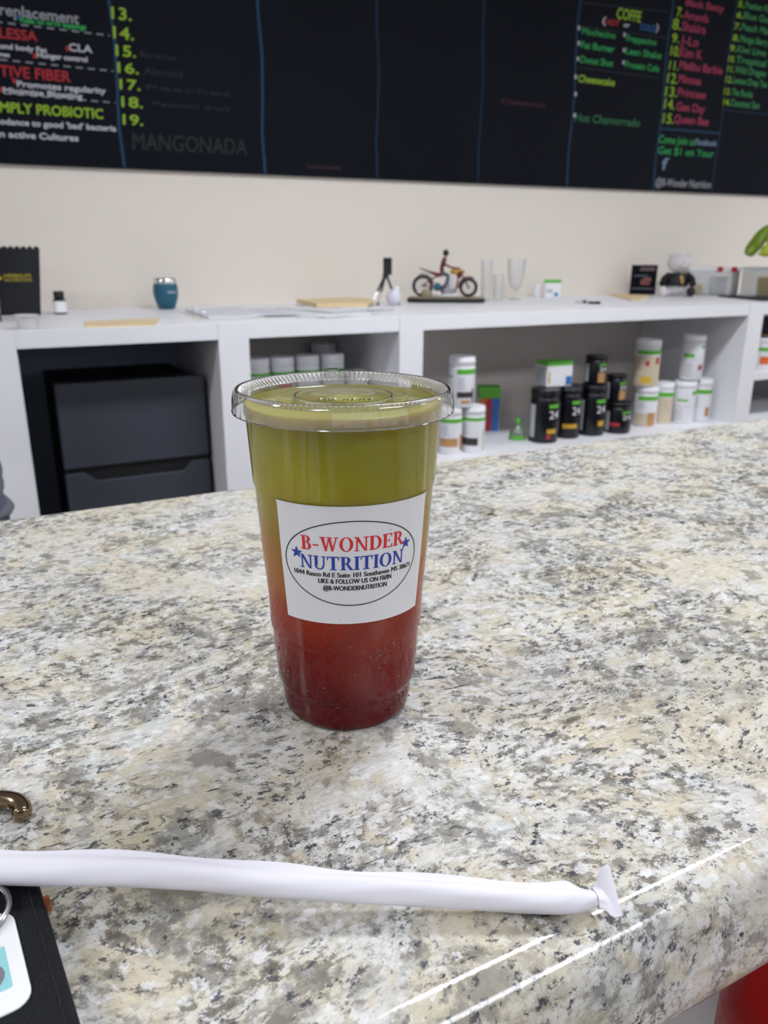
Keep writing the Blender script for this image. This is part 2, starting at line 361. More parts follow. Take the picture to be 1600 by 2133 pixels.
MB().box(-1.48, 2.88, .35, .78, .45, .468).build('shelf', M['white'], cb)

# red stool at the lower right, tucked against the counter
st = thing('bar_stool', 'red vinyl bar stool tucked under the lower right corner of the counter', 'stool', (.592, .075, 0))
MB().slab(rrect(-.2, .2, -.19, .2, .05), .60, .68).build('seat', M['red'], st, True, bevel=.015)
MB().slab(rrect(-.2, .2, -.24, -.19, .02), .72, .9).build('backrest', M['red'], st, True, bevel=.012)
for sx in (-1, 1):
    MB().tube([(sx*.15, -.2, .6), (sx*.15, -.215, .78)], .01).build('back_post', M['chrome'], st, True)
    for sy in (-1, 1): MB().tube([(sx*.14, sy*.13, .6), (sx*.2, sy*.19, 0)], .012).build('leg', M['chrome'], st, True)
MB().tube([(-.175, -.165, .25), (.175, -.165, .25), (.175, .165, .25), (-.175, .165, .25), (-.175, -.165, .25)], .008).build('footrest', M['chrome'], st, True)

# ================================================================== shelving unit along the wall
SY = 2.25; ST = .975; LZ = .478; BY = 2.82
su = thing('shelving_unit', 'long white built-in shelving unit standing along the cream wall', 'shelf', (0, 0, 0))
posts = [(-.52, -.43), (.027, .117), (.647, .737), (1.2385, 1.326), (2.8806, 2.972), (3.62, 3.71)]
MB().box(-1.4, 4.6, SY+.004, WY, ST-.02, ST).build('top_board', M['white'], su)
for x0, x1 in posts:
    MB().box(x0, x1, SY-.002, BY+.02, 0, ST-.0205).box(x0, x1, SY-.002, SY+.0035, ST-.0205, ST-.0005).build('post', M['white'], su)
for (a, b) in zip(posts[:-1], posts[1:]):
    MB().box(a[1]+.0006, b[0]-.0006, SY, SY+.018, .930, ST-.0205).box(a[1]+.0006, b[0]-.0006, SY, SY+.0035, ST-.0205, ST-.0005).build('rail', M['white'], su)
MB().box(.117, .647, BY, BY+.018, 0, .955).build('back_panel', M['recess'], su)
for x0, x1 in ((-.43, .027), (.737, 1.2385), (1.326, 2.8806), (2.972, 3.62)):
    MB().box(x0, x1, BY, BY+.018, 0, .955).build('back_panel', M['backp'], su)
    MB().box(x0, x1, SY, BY, LZ-.04, LZ).build('lower_shelf', M['white'], su)
MB().box(2.972, 3.62, SY, BY, .655, .688).build('middle_shelf', M['white'], su)
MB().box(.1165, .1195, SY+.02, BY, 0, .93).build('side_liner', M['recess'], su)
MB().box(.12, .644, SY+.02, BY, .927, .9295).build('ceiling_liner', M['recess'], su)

# ================================================================== chalkboard
bd = thing('chalkboard', 'long black menu chalkboard hung high on the cream wall with coloured chalk lettering', 'chalkboard', (0, 0, 0))
def bz(x): return 1.4406 + .0075*x
MB().add([(x, y, z) for x in (-1.2, 4.9) for y in (3.06, 3.0795) for z in (bz(x), 2.55)], [(0,1,3,2), (4,6,7,5), (0,4,5,1), (2,3,7,6), (0,2,6,4), (1,5,7,3)]).build('board', M['navy'], bd)
def stroke(pts, wd, colr, name='chalk_line'):
    mb = MB()
    for (xa, za), (xb, zb) in zip(pts[:-1], pts[1:]):
        d = Vector((xb-xa, zb-za)).normalized(); nx, nz_ = -d.y*wd/2, d.x*wd/2
        mb.add([(xa+nx, 3.0585, za+nz_), (xb+nx, 3.0585, zb+nz_), (xb-nx, 3.0585, zb-nz_), (xa-nx, 3.0585, za-nz_)], [(0, 1, 2, 3)])
    return mb.build(name, CHM[colr], bd)
for x, c, t in ((.583, 'line', .009), (1.099, 'line', .009), (1.576, 'greyblue', .004), (2.065, 'greyblue', .004), (2.555, 'line', .008), (3.095, 'line', .009), (3.505, 'line', .005)):
    stroke([(x-.006*math.sin(k*1.7), bz(x)+.002+(2.5-bz(x))*k/8) for k in range(9)], t, c if x not in (1.576, 2.065) else 'line')
for x0, x1, z in ((.19, .575, 1.851), (.19, .575, 1.746), (.19, .573, 1.650)):
    k = x0
    while k < x1:
        stroke([(k, z), (min(k+.022, x1), z+.0002)], .004, 'grey', 'chalk_dash'); k += .038
for x0, z0, x1, z1 in ((2.562, 2.196, 3.08, 2.223), (2.558, 2.105, 3.079, 2.120), (2.575, 1.948, 3.061, 1.952)): stroke([(x0, z0), (x1, z1)], .003, 'rule')
stroke([(3.095, 1.740), (3.505, 1.745)], .008, 'line'); stroke([(3.505, 1.852), (3.84, 1.856)], .003, 'line')
for x, z in ((2.559, 2.1), (2.565, 2.042), (2.566, 1.982), (2.56, 1.911), (2.567, 1.843), (2.57, 1.758), (2.823, 2.103), (2.828, 2.043), (2.831, 1.994)):
    MB().box(x-.006, x+.006, 3.0575, 3.0598, z-.008, z+.008).build('chalk_dot', CHM['white'], bd, bevel=.002)
for x, z in ((.437, 1.798), (.334, 1.767), (.263, 1.689), (.22, 1.66)):
    MB().box(x-.006, x+.006, 3.0575, 3.0598, z-.007, z+.007).build('chalk_dot', CHM['red'], bd, bevel=.002)
MB().box(.289, .304, 3.0575, 3.0598, 1.866, 1.878).build('chalk_dot', CHM['blue'], bd, bevel=.002)
BOARD_TEXT = [
    ('replacement', 0.246, 1.872, 0.234, 0.032, 'grey'),
    ('Fuels on w/10 toppings', 0.303, 1.858, 0.197, 0.015, 'green'),
    ('LESSA', 0.237, 1.808, 0.109, 0.030, 'red'),
    ('und body Fat', 0.233, 1.778, 0.138, 0.015, 'white'),
    ('CLA', 0.440, 1.793, 0.072, 0.022, 'white'),
    ('nes', 0.230, 1.756, 0.028, 0.012, 'white'),
    ('Hunger control', 0.341, 1.764, 0.153, 0.015, 'white'),
    ('TIVE FIBER', 0.223, 1.699, 0.211, 0.033, 'red'),
    ('Promotes regularity', 0.270, 1.673, 0.273, 0.018, 'white'),
    ('Minimize Bloating', 0.227, 1.651, 0.239, 0.017, 'white'),
    ('MPLY PROBIOTIC', 0.209, 1.595, 0.318, 0.031, 'lime'),
    ("odance to good 'bad' bacteria", 0.204, 1.559, 0.362, 0.018, 'white'),
    ('n active Cultures', 0.199, 1.521, 0.240, 0.020, 'white'),
    ('13.', 0.586, 1.902, 0.063, 0.036, 'lime'),
    ('14.', 0.586, 1.845, 0.065, 0.037, 'lime'),
    ('15.', 0.589, 1.794, 0.064, 0.034, 'lime'),
    ('16.', 0.590, 1.744, 0.068, 0.032, 'lime'),
    ('17.', 0.592, 1.694, 0.067, 0.032, 'lime'),
    ('18.', 0.593, 1.640, 0.069, 0.033, 'lime'),
    ('19.', 0.592, 1.585, 0.066, 0.033, 'lime'),
    ('MANGONADA', 0.617, 1.509, 0.413, 0.055, 'ghost'),
    ('Bananas', 0.668, 1.798, 0.119, 0.017, 'ghost2'),
    ('Almond', 0.676, 1.745, 0.131, 0.026, 'ghost2'),
    ('Peaches', 0.680, 1.701, 0.297, 0.015, 'ghost2'),
    ('Passion fruit', 0.700, 1.651, 0.274, 0.015, 'ghost2'),
    ('Cheesecake', 2.167, 1.775, 0.231, 0.018, 'ghostred'),
    ('Lemonade', 1.269, 1.479, 0.143, 0.014, 'ghostred'),
    ('COFFE', 2.767, 2.161, 0.143, 0.044, 'lime'),
    ('(', 2.689, 2.133, 0.017, 0.027, 'white'),
    ('HOT', 2.712, 2.130, 0.073, 0.024, 'red'),
    ('or', 2.813, 2.134, 0.034, 0.017, 'white'),
    ('COLD', 2.911, 2.134, 0.095, 0.026, 'blue'),
    (')', 3.008, 2.141, 0.015, 0.028, 'white'),
    ('Mochacino', 2.577, 2.080, 0.193, 0.025, 'green'),
    ('Fat Burner', 2.578, 2.026, 0.191, 0.027, 'green'),
    ('Donut Shot', 2.581, 1.969, 0.187, 0.028, 'green'),
    ('Frappacino', 2.837, 2.080, 0.182, 0.026, 'green'),
    ('Lean Shake', 2.838, 2.029, 0.220, 0.028, 'green'),
    ('Protein Cafe', 2.843, 1.975, 0.209, 0.027, 'green'),
    ('Cheesecake', 2.575, 1.893, 0.213, 0.030, 'lime'),
    ('Hot Chamorrado', 2.572, 1.735, 0.392, 0.035, 'dimgreen'),
    ('7.', 3.127, 2.213, 0.037, 0.038, 'lime'),
    ('8.', 3.109, 2.159, 0.052, 0.046, 'lime'),
    ('9.', 3.114, 2.106, 0.046, 0.038, 'lime'),
    ('10.', 3.114, 2.051, 0.056, 0.043, 'lime'),
    ('11.', 3.114, 1.993, 0.059, 0.039, 'lime'),
    ('12.', 3.111, 1.937, 0.066, 0.044, 'lime'),
    ('13.', 3.107, 1.880, 0.075, 0.044, 'lime'),
    ('14.', 3.109, 1.827, 0.066, 0.045, 'lime'),
    ('15.', 3.110, 1.765, 0.070, 0.045, 'lime'),
    ('Black Betty', 3.178, 2.262, 0.251, 0.030, 'pink'),
    ('Amanda', 3.174, 2.209, 0.161, 0.034, 'pink'),
    ('Shakira', 3.170, 2.160, 0.155, 0.038, 'pink'),
    ('J-Lo', 3.171, 2.103, 0.117, 0.039, 'pink'),
    ('Kim K', 3.173, 2.053, 0.146, 0.039, 'pink'),
    ('Malibu Barbie', 3.181, 2.002, 0.289, 0.036, 'pink'),
    ('Mimosa', 3.185, 1.945, 0.148, 0.036, 'pink'),
    ('Princess', 3.188, 1.888, 0.188, 0.036, 'pink'),
    ('Gee Day', 3.189, 1.826, 0.192, 0.037, 'pink'),
    ('Queen Bee', 3.185, 1.772, 0.233, 0.037, 'pink'),
    ('Come Join us', 3.098, 1.678, 0.243, 0.035, 'green'),
    ('Facebook', 3.347, 1.684, 0.146, 0.028, 'greyblue'),
    ('Get $1 on Your', 3.099, 1.630, 0.383, 0.034, 'green'),
    ('f', 3.132, 1.561, 0.042, 0.055, 'greyblue'),
    ('@B-Wonder Nutrition', 3.105, 1.486, 0.384, 0.037, 'grey'),
    ('5.', 3.523, 2.299, 0.044, 0.027, 'lime'),
    ('Passion Punch', 3.573, 2.301, 0.232, 0.029, 'dimgreen2'),
    ('6.', 3.522, 2.254, 0.044, 0.027, 'lime'),
    ('Blue Guava', 3.572, 2.256, 0.243, 0.030, 'dimgreen2'),
    ('7.', 3.515, 2.205, 0.044, 0.028, 'lime'),
    ('Peach Mango', 3.566, 2.207, 0.262, 0.030, 'dimgreen2'),
    ('8.', 3.515, 2.156, 0.044, 0.028, 'lime'),
    ('Mango Berry Tea', 3.566, 2.157, 0.273, 0.030, 'dimgreen2'),
    ('9.', 3.505, 2.110, 0.044, 0.028, 'lime'),
    ('Kiwi Lime', 3.556, 2.111, 0.209, 0.030, 'dimgreen2'),
    ('10.', 3.504, 2.064, 0.044, 0.028, 'lime'),
    ('Tropical', 3.555, 2.065, 0.220, 0.031, 'dimgreen2'),
    ('11.', 3.506, 2.020, 0.044, 0.029, 'lime'),
    ('Wild Dragon', 3.557, 2.021, 0.228, 0.031, 'dimgreen2'),
    ('12.', 3.502, 1.974, 0.044, 0.029, 'lime'),
    ('Lemon Drop Tea', 3.553, 1.974, 0.250, 0.031, 'dimgreen2'),
    ('13.', 3.502, 1.921, 0.044, 0.029, 'lime'),
    ('The Rocks', 3.554, 1.921, 0.154, 0.031, 'dimgreen2'),
    ('14.', 3.505, 1.874, 0.045, 0.029, 'lime'),
    ('Coconut Sun', 3.556, 1.874, 0.212, 0.032, 'dimgreen2'),
]

for s, x, z, w_, h, c in BOARD_TEXT:
    mb = MB(); bold = .0011 if 'ghost' not in c else .0009
    for dx, dz in ((0, 0), (bold, 0), (0, bold), (bold, bold), (-bold, 0), (0, -bold)):
        textmb(s, w_, h, lambda a, b_, dx=dx, dz=dz: (x+a+dx, 3.0582-.00006*(dx*700+dz*300), z+b_+dz+.0075*a), mb, .06)
    mb.build('chalk_lettering', CHM[c], bd)

# ================================================================== the cup
cx, cy = .168, .364
A0 = atan2(-cy, -cx)+pi/2          # cup -Y faces the camera
cup = thing('plastic_cup', 'tall clear plastic cup of green-to-red layered tea with a flat lid on the counter', 'cup', (cx, cy, T0), A0)
CP = [(0, .0035), (.026, .0035), (.029, .0008), (.0325, .0002), (.0348, .0022), (.0357, .0055), (.0367, .0150), (.0371, .0185), (.0386, .0205), (.0390, .0225), (.0408, .050), (.0412, .0515), (.0418, .0530), (.0424, .070),
      (.0449, .1), (.0469, .1310), (.0474, .1325), (.0479, .1345), (.0500, .168), (.0508, .1695), (.0508, .1755)]
def rcup(z):
    for (r0, z0), (r1, z1) in zip(CP[4:-1], CP[5:]):
        if z0 <= z <= z1: return r0+(r1-r0)*(z-z0)/max(1e-6, z1-z0)
    return .035 if z < .01 else .0508
MB().lathe(CP, 96).build('cup_wall', PET, cup, True)
lq = [(0, .0042)] + [(.0255, .0042), (.0285, .0016)] + [(r-.00025, z+.0003) for r, z in CP[3:-2]] + [(.0500, .1745), (.0485, .1752), (0, .1748)]
MB().lathe(lq, 96).build('tea', DRINK, cup, True)
def knurl(r, z, a):
    return (r, z + (.0006*sin(a*120) if .0490 < r < .0525 and z > .1775 else 0))
LPS = [(.0561, .1705), (.0566, .1708), (.0565, .1722), (.0562, .1775), (.0558, .1800), (.0548, .1817), (.0538, .1820), (.0528, .1815)]
LPK = [(.0528, .1815), (.0520, .1808), (.0510, .1800), (.0500, .1793), (.0492, .1786), (.0486, .1776)]
LPD = [(.0486, .1776), (.0470, .1772), (.0345, .1770), (.0335, .1764), (.0325, .1776), (.0315, .1768), (.0200, .1770), (.0060, .1772), (.0050, .1780), (0, .1781)]
def skirt(r, z, a):
    r, z = knurl(r, z, a)
    if z < .1775 and r > .055: r += .00018*sin(a*48)
    return r, z
ld = MB().lathe(LPD, 160).build('lid', PETD, cup, True)
MB().lathe(LPS, 960, fn=skirt).build('lid_rim', PETL, ld, True, ang=80)
MB().lathe(LPK, 960, fn=skirt).build('knurled_ring', PETK, ld, True, ang=80)
MB().tube([(.0564*cos(a*pi/90), .0564*sin(a*pi/90), .1706) for a in range(181)], .00035, 8, False).build('rim_bead', PETL, ld, True)
tb = MB()
for k in range(9):
    a0 = R(90-3+k*1.4-5)
for (aa, w2, rr, zt) in ((88, 5, .0518, .0016), (97, 3.4, .0520, .0022)):
    vs = []; 
    for r_, z_ in ((rr-.004, .1800), (rr-.0035, .1812+zt), (rr+.0015, .1815+zt), (rr+.002, .1810)):
        for a_ in (aa-w2, aa-w2/2, aa, aa+w2/2, aa+w2): vs.append((r_*cos(R(a_)), r_*sin(R(a_)), z_))
    tb.add(vs, [(j*5+i, j*5+i+1, j*5+i+6, j*5+i+5) for j in range(3) for i in range(4)])
tb.build('lid_tab', PETL, ld, True)
em = MB()      # raised moulding marks on the lid, too worn by glare to be read
for i, x in enumerate((-.0125, -.009, -.0055, 0, .004, .008, .0125)):
    em.tube([(x, -.0165, .1775), (x+.0008, -.0135, .1777), (x+.002, -.0135, .1777), (x+.002, -.0165, .1775)][: 4 if i % 2 else 3], .0004, 6)
em.build('moulded_mark', PETL, ld, True)
MB().lathe([(.0242, .17705), (.0246, .1776), (.0252, .1776), (.0256, .17705)], 96).build('moulded_ring', PETL, ld, True)
# droplets and fine bubbles on the wall
bb = MB()
for i in range(70):
    z = random.uniform(.012, .075) if i < 50 else random.uniform(.08, .16); a = random.uniform(-75, 75) - 90; r = rcup(z)-.0001
    bb.ball((r*cos(R(a)), r*sin(R(a)), z), random.choice((.0003, .0004, .0006)), 6)
for i in range(45):
    z = random.gauss(.047, .003); a = random.gauss(28, 6)-90; r = rcup(z)-.0001; bb.ball((r*cos(R(a)), r*sin(R(a)), z), random.choice((.00025, .0004)), 6)
o = bb.build('bubble', PETL, cup, True); o['kind'] = 'stuff'
# sticker
sk = MB(); pc = R(7.5)
sticker = MB().patch(rcup, R(-44.6), R(59.6), .0690, .1325, .00025, 48, 24).build('sticker', M['label'], cup, True)
sticker['label'] = 'white printed sticker with oval shop logo'
def onc(u, v, off=.00042):
    a = pc + u/.0452 - pi/2; r = rcup(v)+off; return (r*cos(a), r*sin(a), v)
# serif capitals drawn by hand: thick and thin strokes with slab serifs, unit height
def gl(ch):
    P = []; TK, TN, SE = .205, .095, .07
    def q(*p): P.append(list(p))
    def bar(x0, y0, x1, y1, w_):      # slanted bar of horizontal width w_
        q((x0, y0), (x0+w_, y0), (x1+w_, y1), (x1, y1))
    def hb(x0, x1, y, h=SE): q((x0, y), (x1, y), (x1, y+h), (x0, y+h))
    def arc(cx_, cy_, rx, ry, a0, a1, tx, ty, n_=14):
        for i in range(n_):
            a, b = R(a0+(a1-a0)*i/n_), R(a0+(a1-a0)*(i+1)/n_)
            q((cx_+rx*cos(a), cy_+ry*sin(a)), (cx_+rx*cos(b), cy_+ry*sin(b)), (cx_+(rx-tx)*cos(b), cy_+(ry-ty)*sin(b)), (cx_+(rx-tx)*cos(a), cy_+(ry-ty)*sin(a)))
    W_ = .7
    if ch in 'BDEPRIT':
        if ch == 'T': bar(.30, 0, .30, 1, TK); hb(.17, .62, 0); hb(0, .79, 1-.08, .08); q((0, .72), (.05, .72), (.09, .93), (0, .93)); q((.79, .72), (.74, .72), (.70, .93), (.79, .93)); return P, .79
        bar(.09, 0, .09, 1, TK); hb(0, .37, 0); hb(0, .37, 1-SE)
        if ch == 'I': return P, .37
        if ch == 'B':
            hb(.2, .42, 1-SE); hb(.2, .45, .50, .06); hb(.2, .42, 0); arc(.38, .765, .27, .235, 90, -90, TK, .06); arc(.40, .275, .31, .275, 90, -90, TK, .06); W_ = .72
        if ch == 'D': hb(.2, .42, 1-SE); hb(.2, .42, 0); arc(.38, .5, .46, .5, 90, -90, TK, .06); W_ = .84
        if ch == 'E':
            hb(.2, .68, 1-.065, .065); hb(.2, .72, 0, .065); hb(.2, .52, .49, .06); q((.68, .72), (.63, .72), (.60, .95), (.68, .95)); q((.72, .28), (.67, .28), (.62, .05), (.72, .05)); q((.52, .36), (.48, .40), (.48, .63), (.52, .67)); W_ = .72
        if ch == 'R':
            hb(.2, .42, 1-SE); hb(.2, .45, .47, .06); arc(.38, .735, .29, .265, 90, -90, TK, .06); q((.34, .5), (.52, .5), (.80, .05), (.62, .0)); hb(.62, .86, 0); W_ = .82
    if ch == 'N': bar(.12, 0, .12, 1, TN); bar(.72, 0, .12, 1, TK-.02) if 0 else q((.05, 1), (.27, 1), (.80, 0), (.66, 0)); bar(.72, 0, .72, 1, TN); hb(0, .30, 0); hb(0, .22, 1-SE); hb(.60, .92, 1-SE); W_ = .9
    if ch == 'U': bar(.09, .3, .09, 1, TK); bar(.66, .3, .66, 1, TN); hb(0, .37, 1-SE); hb(.55, .85, 1-SE); arc(.4125, .31, .3225, .33, 180, 360, .13, .09); W_ = .86
    if ch == 'O': arc(.44, .5, .44, .52, 0, 360, TK, .06, 28); W_ = .88
    if ch == 'W':
        q((.06, 1), (.27, 1), (.46, 0), (.34, 0)); q((.34, 0), (.44, 0), (.62, .9), (.55, .9)); q((.52, 1), (.71, 1), (.88, 0), (.76, 0)); q((.78, 0), (.87, 0), (1.12, 1), (1.04, 1)); hb(0, .36, 1-SE); hb(.46, .80, 1-SE); hb(.95, 1.22, 1-SE); W_ = 1.2
    if ch == '-': hb(.03, .42, .34, .10); W_ = .44
    return P, W_
def serif(word, u0, u1, v0, h, m):
    gs = [gl(c) for c in word]; gap = .07; tot = sum(g[1] for g in gs)+gap*(len(gs)-1); s = (u1-u0)/tot; x = 0
    for c, (P, w_) in zip(word, gs):
        mb = MB()
        for k, p in enumerate(P): mb.add([onc(u0+(x+a)*s, v0+b*h, .00042+.000012*(k % 8)) for a, b in p], [tuple(range(len(p)))])
        mb.build('letter', m, sticker); x += w_+gap
K = .0452
def U(deg): return (R(deg)-pc)*K
serif('B-WONDER', U(-27.8), U(38.5), .1092, .0074, M['inkred'])
serif('NUTRITION', U(-29.3), U(39.2), .0992, .0072, M['inkblue'])
for body, a0, a1, v in (('1044 Rasco Rd E Suite 101 Southaven MS 38671', -34.2, 46, .0953), ('LIKE & FOLLOW US ON FB/IN', -17.5, 30.6, .0918), ('@B-WONDERNUTRITION', -14.5, 27.4, .0880)):
    mb = MB()
    for d in (0, .00012, -.00012): textmb(body, U(a1)-U(a0), .0027, lambda a, b_: onc(U(a0)+a+d, v+b_, .00042+abs(d)*.1), mb)
    mb.build('lettering', M['inkblack'], sticker)
for a, v in ((-31.5, .1068), (41, .1092)):
    pts = [((.0034 if k % 2 == 0 else .0014)*sin(k*pi/5), (.0034 if k % 2 == 0 else .0014)*cos(k*pi/5)) for k in range(10)]
    MB().add([onc(U(a), v)]+[onc(U(a)+x, v+z) for x, z in pts], [(0, k+1, (k+1) % 10+1) for k in range(10)]).build('star', M['inkblue'], sticker)
ov = MB(); vs = []; NN = 96
for i in range(NN):
    t = 2*pi*i/NN
    for k in (-1, 1): vs.append(onc(U(5)+(.0358+k*.00027)*cos(t), .1022+(.0226+k*.00027)*sin(t)))
ov.add(vs, [(2*i, 2*i+1, (2*i+3) % (2*NN), (2*i+2) % (2*NN)) for i in range(NN)]).build('oval_outline', M['inkblack'], sticker)

# ================================================================== things on the near counter
def catm(P, n=8):
    P = [Vector(p) for p in P]; P = [P[0]*2-P[1]]+P+[P[-1]*2-P[-2]]; o = []
    for i in range(1, len(P)-2):
        for k in range(n):
            t = k/n; o.append(.5*((2*P[i])+(P[i+1]-P[i-1])*t+(2*P[i-1]-5*P[i]+4*P[i+1]-P[i+2])*t*t+(3*P[i]-P[i-1]-3*P[i+1]+P[i+2])*t**3))
    return o+[P[-2]]
sw = thing('wrapped_straw', 'wide drinking straw in white paper wrapper lying across the front of the counter', 'straw', (.08, .235, T0))
O = Vector((.08, .235, T0))
line = catm([Vector(p)-O for p in ((-.115, .348, .9415), (-.06, .314, .9405), (-.017, .2865, .9390), (.04, .2590, .9355), (.082, .2345, .9320), (.13, .2085, .9288), (.172, .1850, .9262), (.1885, .1785, .9258))], 8)
mb = MB(); nS = len(line); vs = []; n = 48
for i, p in enumerate(line):
    t = (line[min(i+1, nS-1)]-line[max(i-1, 0)]).normalized(); sd = t.cross(Vector((0, 0, 1))).normalized(); up_ = sd.cross(t)
    s_ = i/(nS-1); f = max(0, (s_-.90)/.10)
    rad = (.0060-.0015*s_)*(1-.15*f)
    for k in range(n):
        a = 2*pi*k/n; wob = 1+.035*sin(3*a+s_*23)+.02*sin(5*a-s_*61)
        # paper seam: a soft fold standing off the far upper side
        fold = .0019*math.exp(-((a-R(135))/.13)**2)*(1-f)*(1+.35*sin(s_*37))
        rr = rad*wob+fold
        vs.append(tuple(p + sd*cos(a)*rr*(1-.15*f) + up_*sin(a)*rr*(1-.35*f)))
mb.add(vs, [(i*n+k, i*n+(k+1) % n, (i+1)*n+(k+1) % n, (i+1)*n+k) for i in range(nS-1) for k in range(n)]+[tuple(range(n))]).build('paper_tube', M['wrap'], sw, True, ang=70)
e = line[-1]; t = (line[-1]-line[-2]).normalized()
# crimped end: tube gathers to a flat pleated tab that stands up and leans over the edge
tabv = []
prof2 = [(0, 1.0), (.002, .96), (.0035, 1.35), (.005, 1.5), (.0075, 1.45)]
q_ = Vector((.30, .95, 0)).normalized()
ring_a = []
for j, (d, sc_) in enumerate(prof2):
    c_ = e + t*d + Vector((0, 0, .0006*j)); f = j/(len(prof2)-1)
    for k in range(n):
        a = 2*pi*k/n; sd = t.cross(Vector((0, 0, 1))).normalized(); up_ = sd.cross(t)
        rx = .0040*(1-f)+.0080*f; rz = .0028*(1-f)+.0006*f
        ax = (sd*(-1)).lerp((q_*.75+Vector((0, 0, .62))).normalized(), min(1, f*1.5)); az = up_.lerp(t, min(1, f*1.2))
        ru = .0008*sin(a*4+j)
        tabv.append(tuple(c_ + ax*cos(a)*(rx+ru)*(1 if f < .3 else 1.2) + az*sin(a)*rz + Vector((0, 0, max(0, f-.2)*.0015))))
m5 = len(prof2)
MB().add(tabv, [(j*n+k, j*n+(k+1) % n, (j+1)*n+(k+1) % n, (j+1)*n+k) for j in range(m5-1) for k in range(n)]+[tuple((m5-1)*n+k for k in range(n))]).build('crimped_end', M['wrap'], sw, True, ang=60)

# wallet with ID card
wl = thing('wallet', 'black leather wallet with an ID card window lying at the lower left of the counter', 'wallet', (-.0515, .199, T0), R(5))
MB().slab(rrect(-.06, .055, -.075, .096, .008), .0005, .0055).build('back_cover', M['leather'], wl, True, bevel=.001)
MB().slab(rrect(-.059, .0545, -.074, .095, .008), .006, .0105).build('front_cover', M['leather'], wl, True, bevel=.0015)
st_ = MB(); st_.tube([(x, y, .0106) for x, y in rrect(-.056, .0505, -.070, .091, .006)+[(.0505, .085)]], .0003, 5); st_.build('stitching', M['black'], wl)
rim = MB(); oo = rrect(-.050, .0445, .012, .072, .009); ii = rrect(-.046, .041, .017, .0675, .007)
rim.add([(x, y, .0108) for x, y in oo]+[(x, y, .0108) for x, y in ii], [(k, (k+1) % 24, (k+1) % 24+24, k+24) for k in range(24)])
idc = MB().slab(rrect(-.047, .0435, .024, .0700, .0065), .0106, .0114).build('id_card', M['paper'], wl, True, bevel=.0002); idc['label'] = 'white ID card with small portrait photo'
MB().slab(rrect(.010, .0385, .0335, .0530, .001), .01142, .01150).build('portrait', M['tealp'], idc)
MB().slab([(.0290+.008*cos(k*.35), .0410+.0070*sin(k*.35)) for k in range(18)], .0115, .01156).build('portrait_figure', mat('grey shirt print', '#77727A', .6), idc)
MB().slab([(.0285+.0035*cos(k*.35), .0455+.0045*sin(k*.35)) for k in range(18)], .01157, .0116).build('portrait_face', mat('face print', '#C99A80', .6), idc)
mb = MB(); textmb('B', .0035, .0028, lambda a, b_: (.0365+a-.0035, .0545+b_, .01145), mb); mb.build('lettering', M['redp'], idc)
MB().slab(rrect(.0545, .0570, .070, .076, .001), .003, .006).build('leather_tab', mat('tan leather', '#A05A36', .5), wl, True)
kr = tag(MB().lathe([(.0148, 0), (.0152, .0008), (.0160, .0012), (.0168, .0008), (.0172, 0), (.0168, -.0008), (.0160, -.0012), (.0152, -.0008), (.0148, 0)], 48).build('key_ring', M['chrome'], None, True), 'silver metal key ring resting on the black wallet under the straw', 'key ring')
kr.location = (-.0310, .2755, T0+.0129)

# brass snap hook
hp = catm([(-.085, .347, .924), (-.055, .353, .924), (-.030, .3565, .9245), (-.018, .3565, .925), (-.0098, .3515, .925), (-.0068, .3455, .9245), (-.0075, .3395, .924)], 7)
hp = [Vector((p.x, p.y-.004, p.z)) for p in hp]
hk = thing('snap_hook', 'rose brass snap hook of a key strap lying at the left edge of the counter', 'hook', (-.02, .35, T0))
hp = [p-Vector((-.02, .35, T0)) for p in hp]
MB().tube(hp, [.0043]*(len(hp)-2)+[.0041, .0030], 16, flat=1.0).build('hook', M['brass'], hk, True)
MB().ball((-.068, -.003, .0045), (.006, .0042, .0042), 14).build('swivel', M['brass'], hk, True)
# ================================================================== fridge in the left recess
fr = thing('fridge', 'small two-door dark steel fridge standing in the left recess of the shelving', 'fridge', (.42, 2.38, 0))
MB().box(-.205, .2, .045, .41, .03, .803).build('body', M['black'], fr, bevel=.006)
MB().box(-.2133, .212, 0, .04, .566, .812).build('upper_door', M['steel'], fr, bevel=.003)
x0, x1 = -.2133, .212
MB().prism([(x0, .07), (x1, .07), (x1, .550), (.160, .550), (.132, .522), (-.128, .522), (-.160, .550), (x0, .550)], 0, .04).build('lower_door', M['steel'], fr, bevel=.002)
MB().box(-.21, .209, .012, .044, .520, .5655).build('handle_recess', M['black'], fr)
mb = MB(); textmb('Insignia', .062, .008, lambda a, b_: (-.020+a, -.0006, .716+b_), mb); mb.build('lettering', mat('faint door print', '#33363E', .5), fr)
for sx in (-.17, .17): MB().lathe([(0, 0), (.015, 0), (.015, .031), (0, .031)], 12, (sx, .06, 0)).build('foot', M['black'], fr)

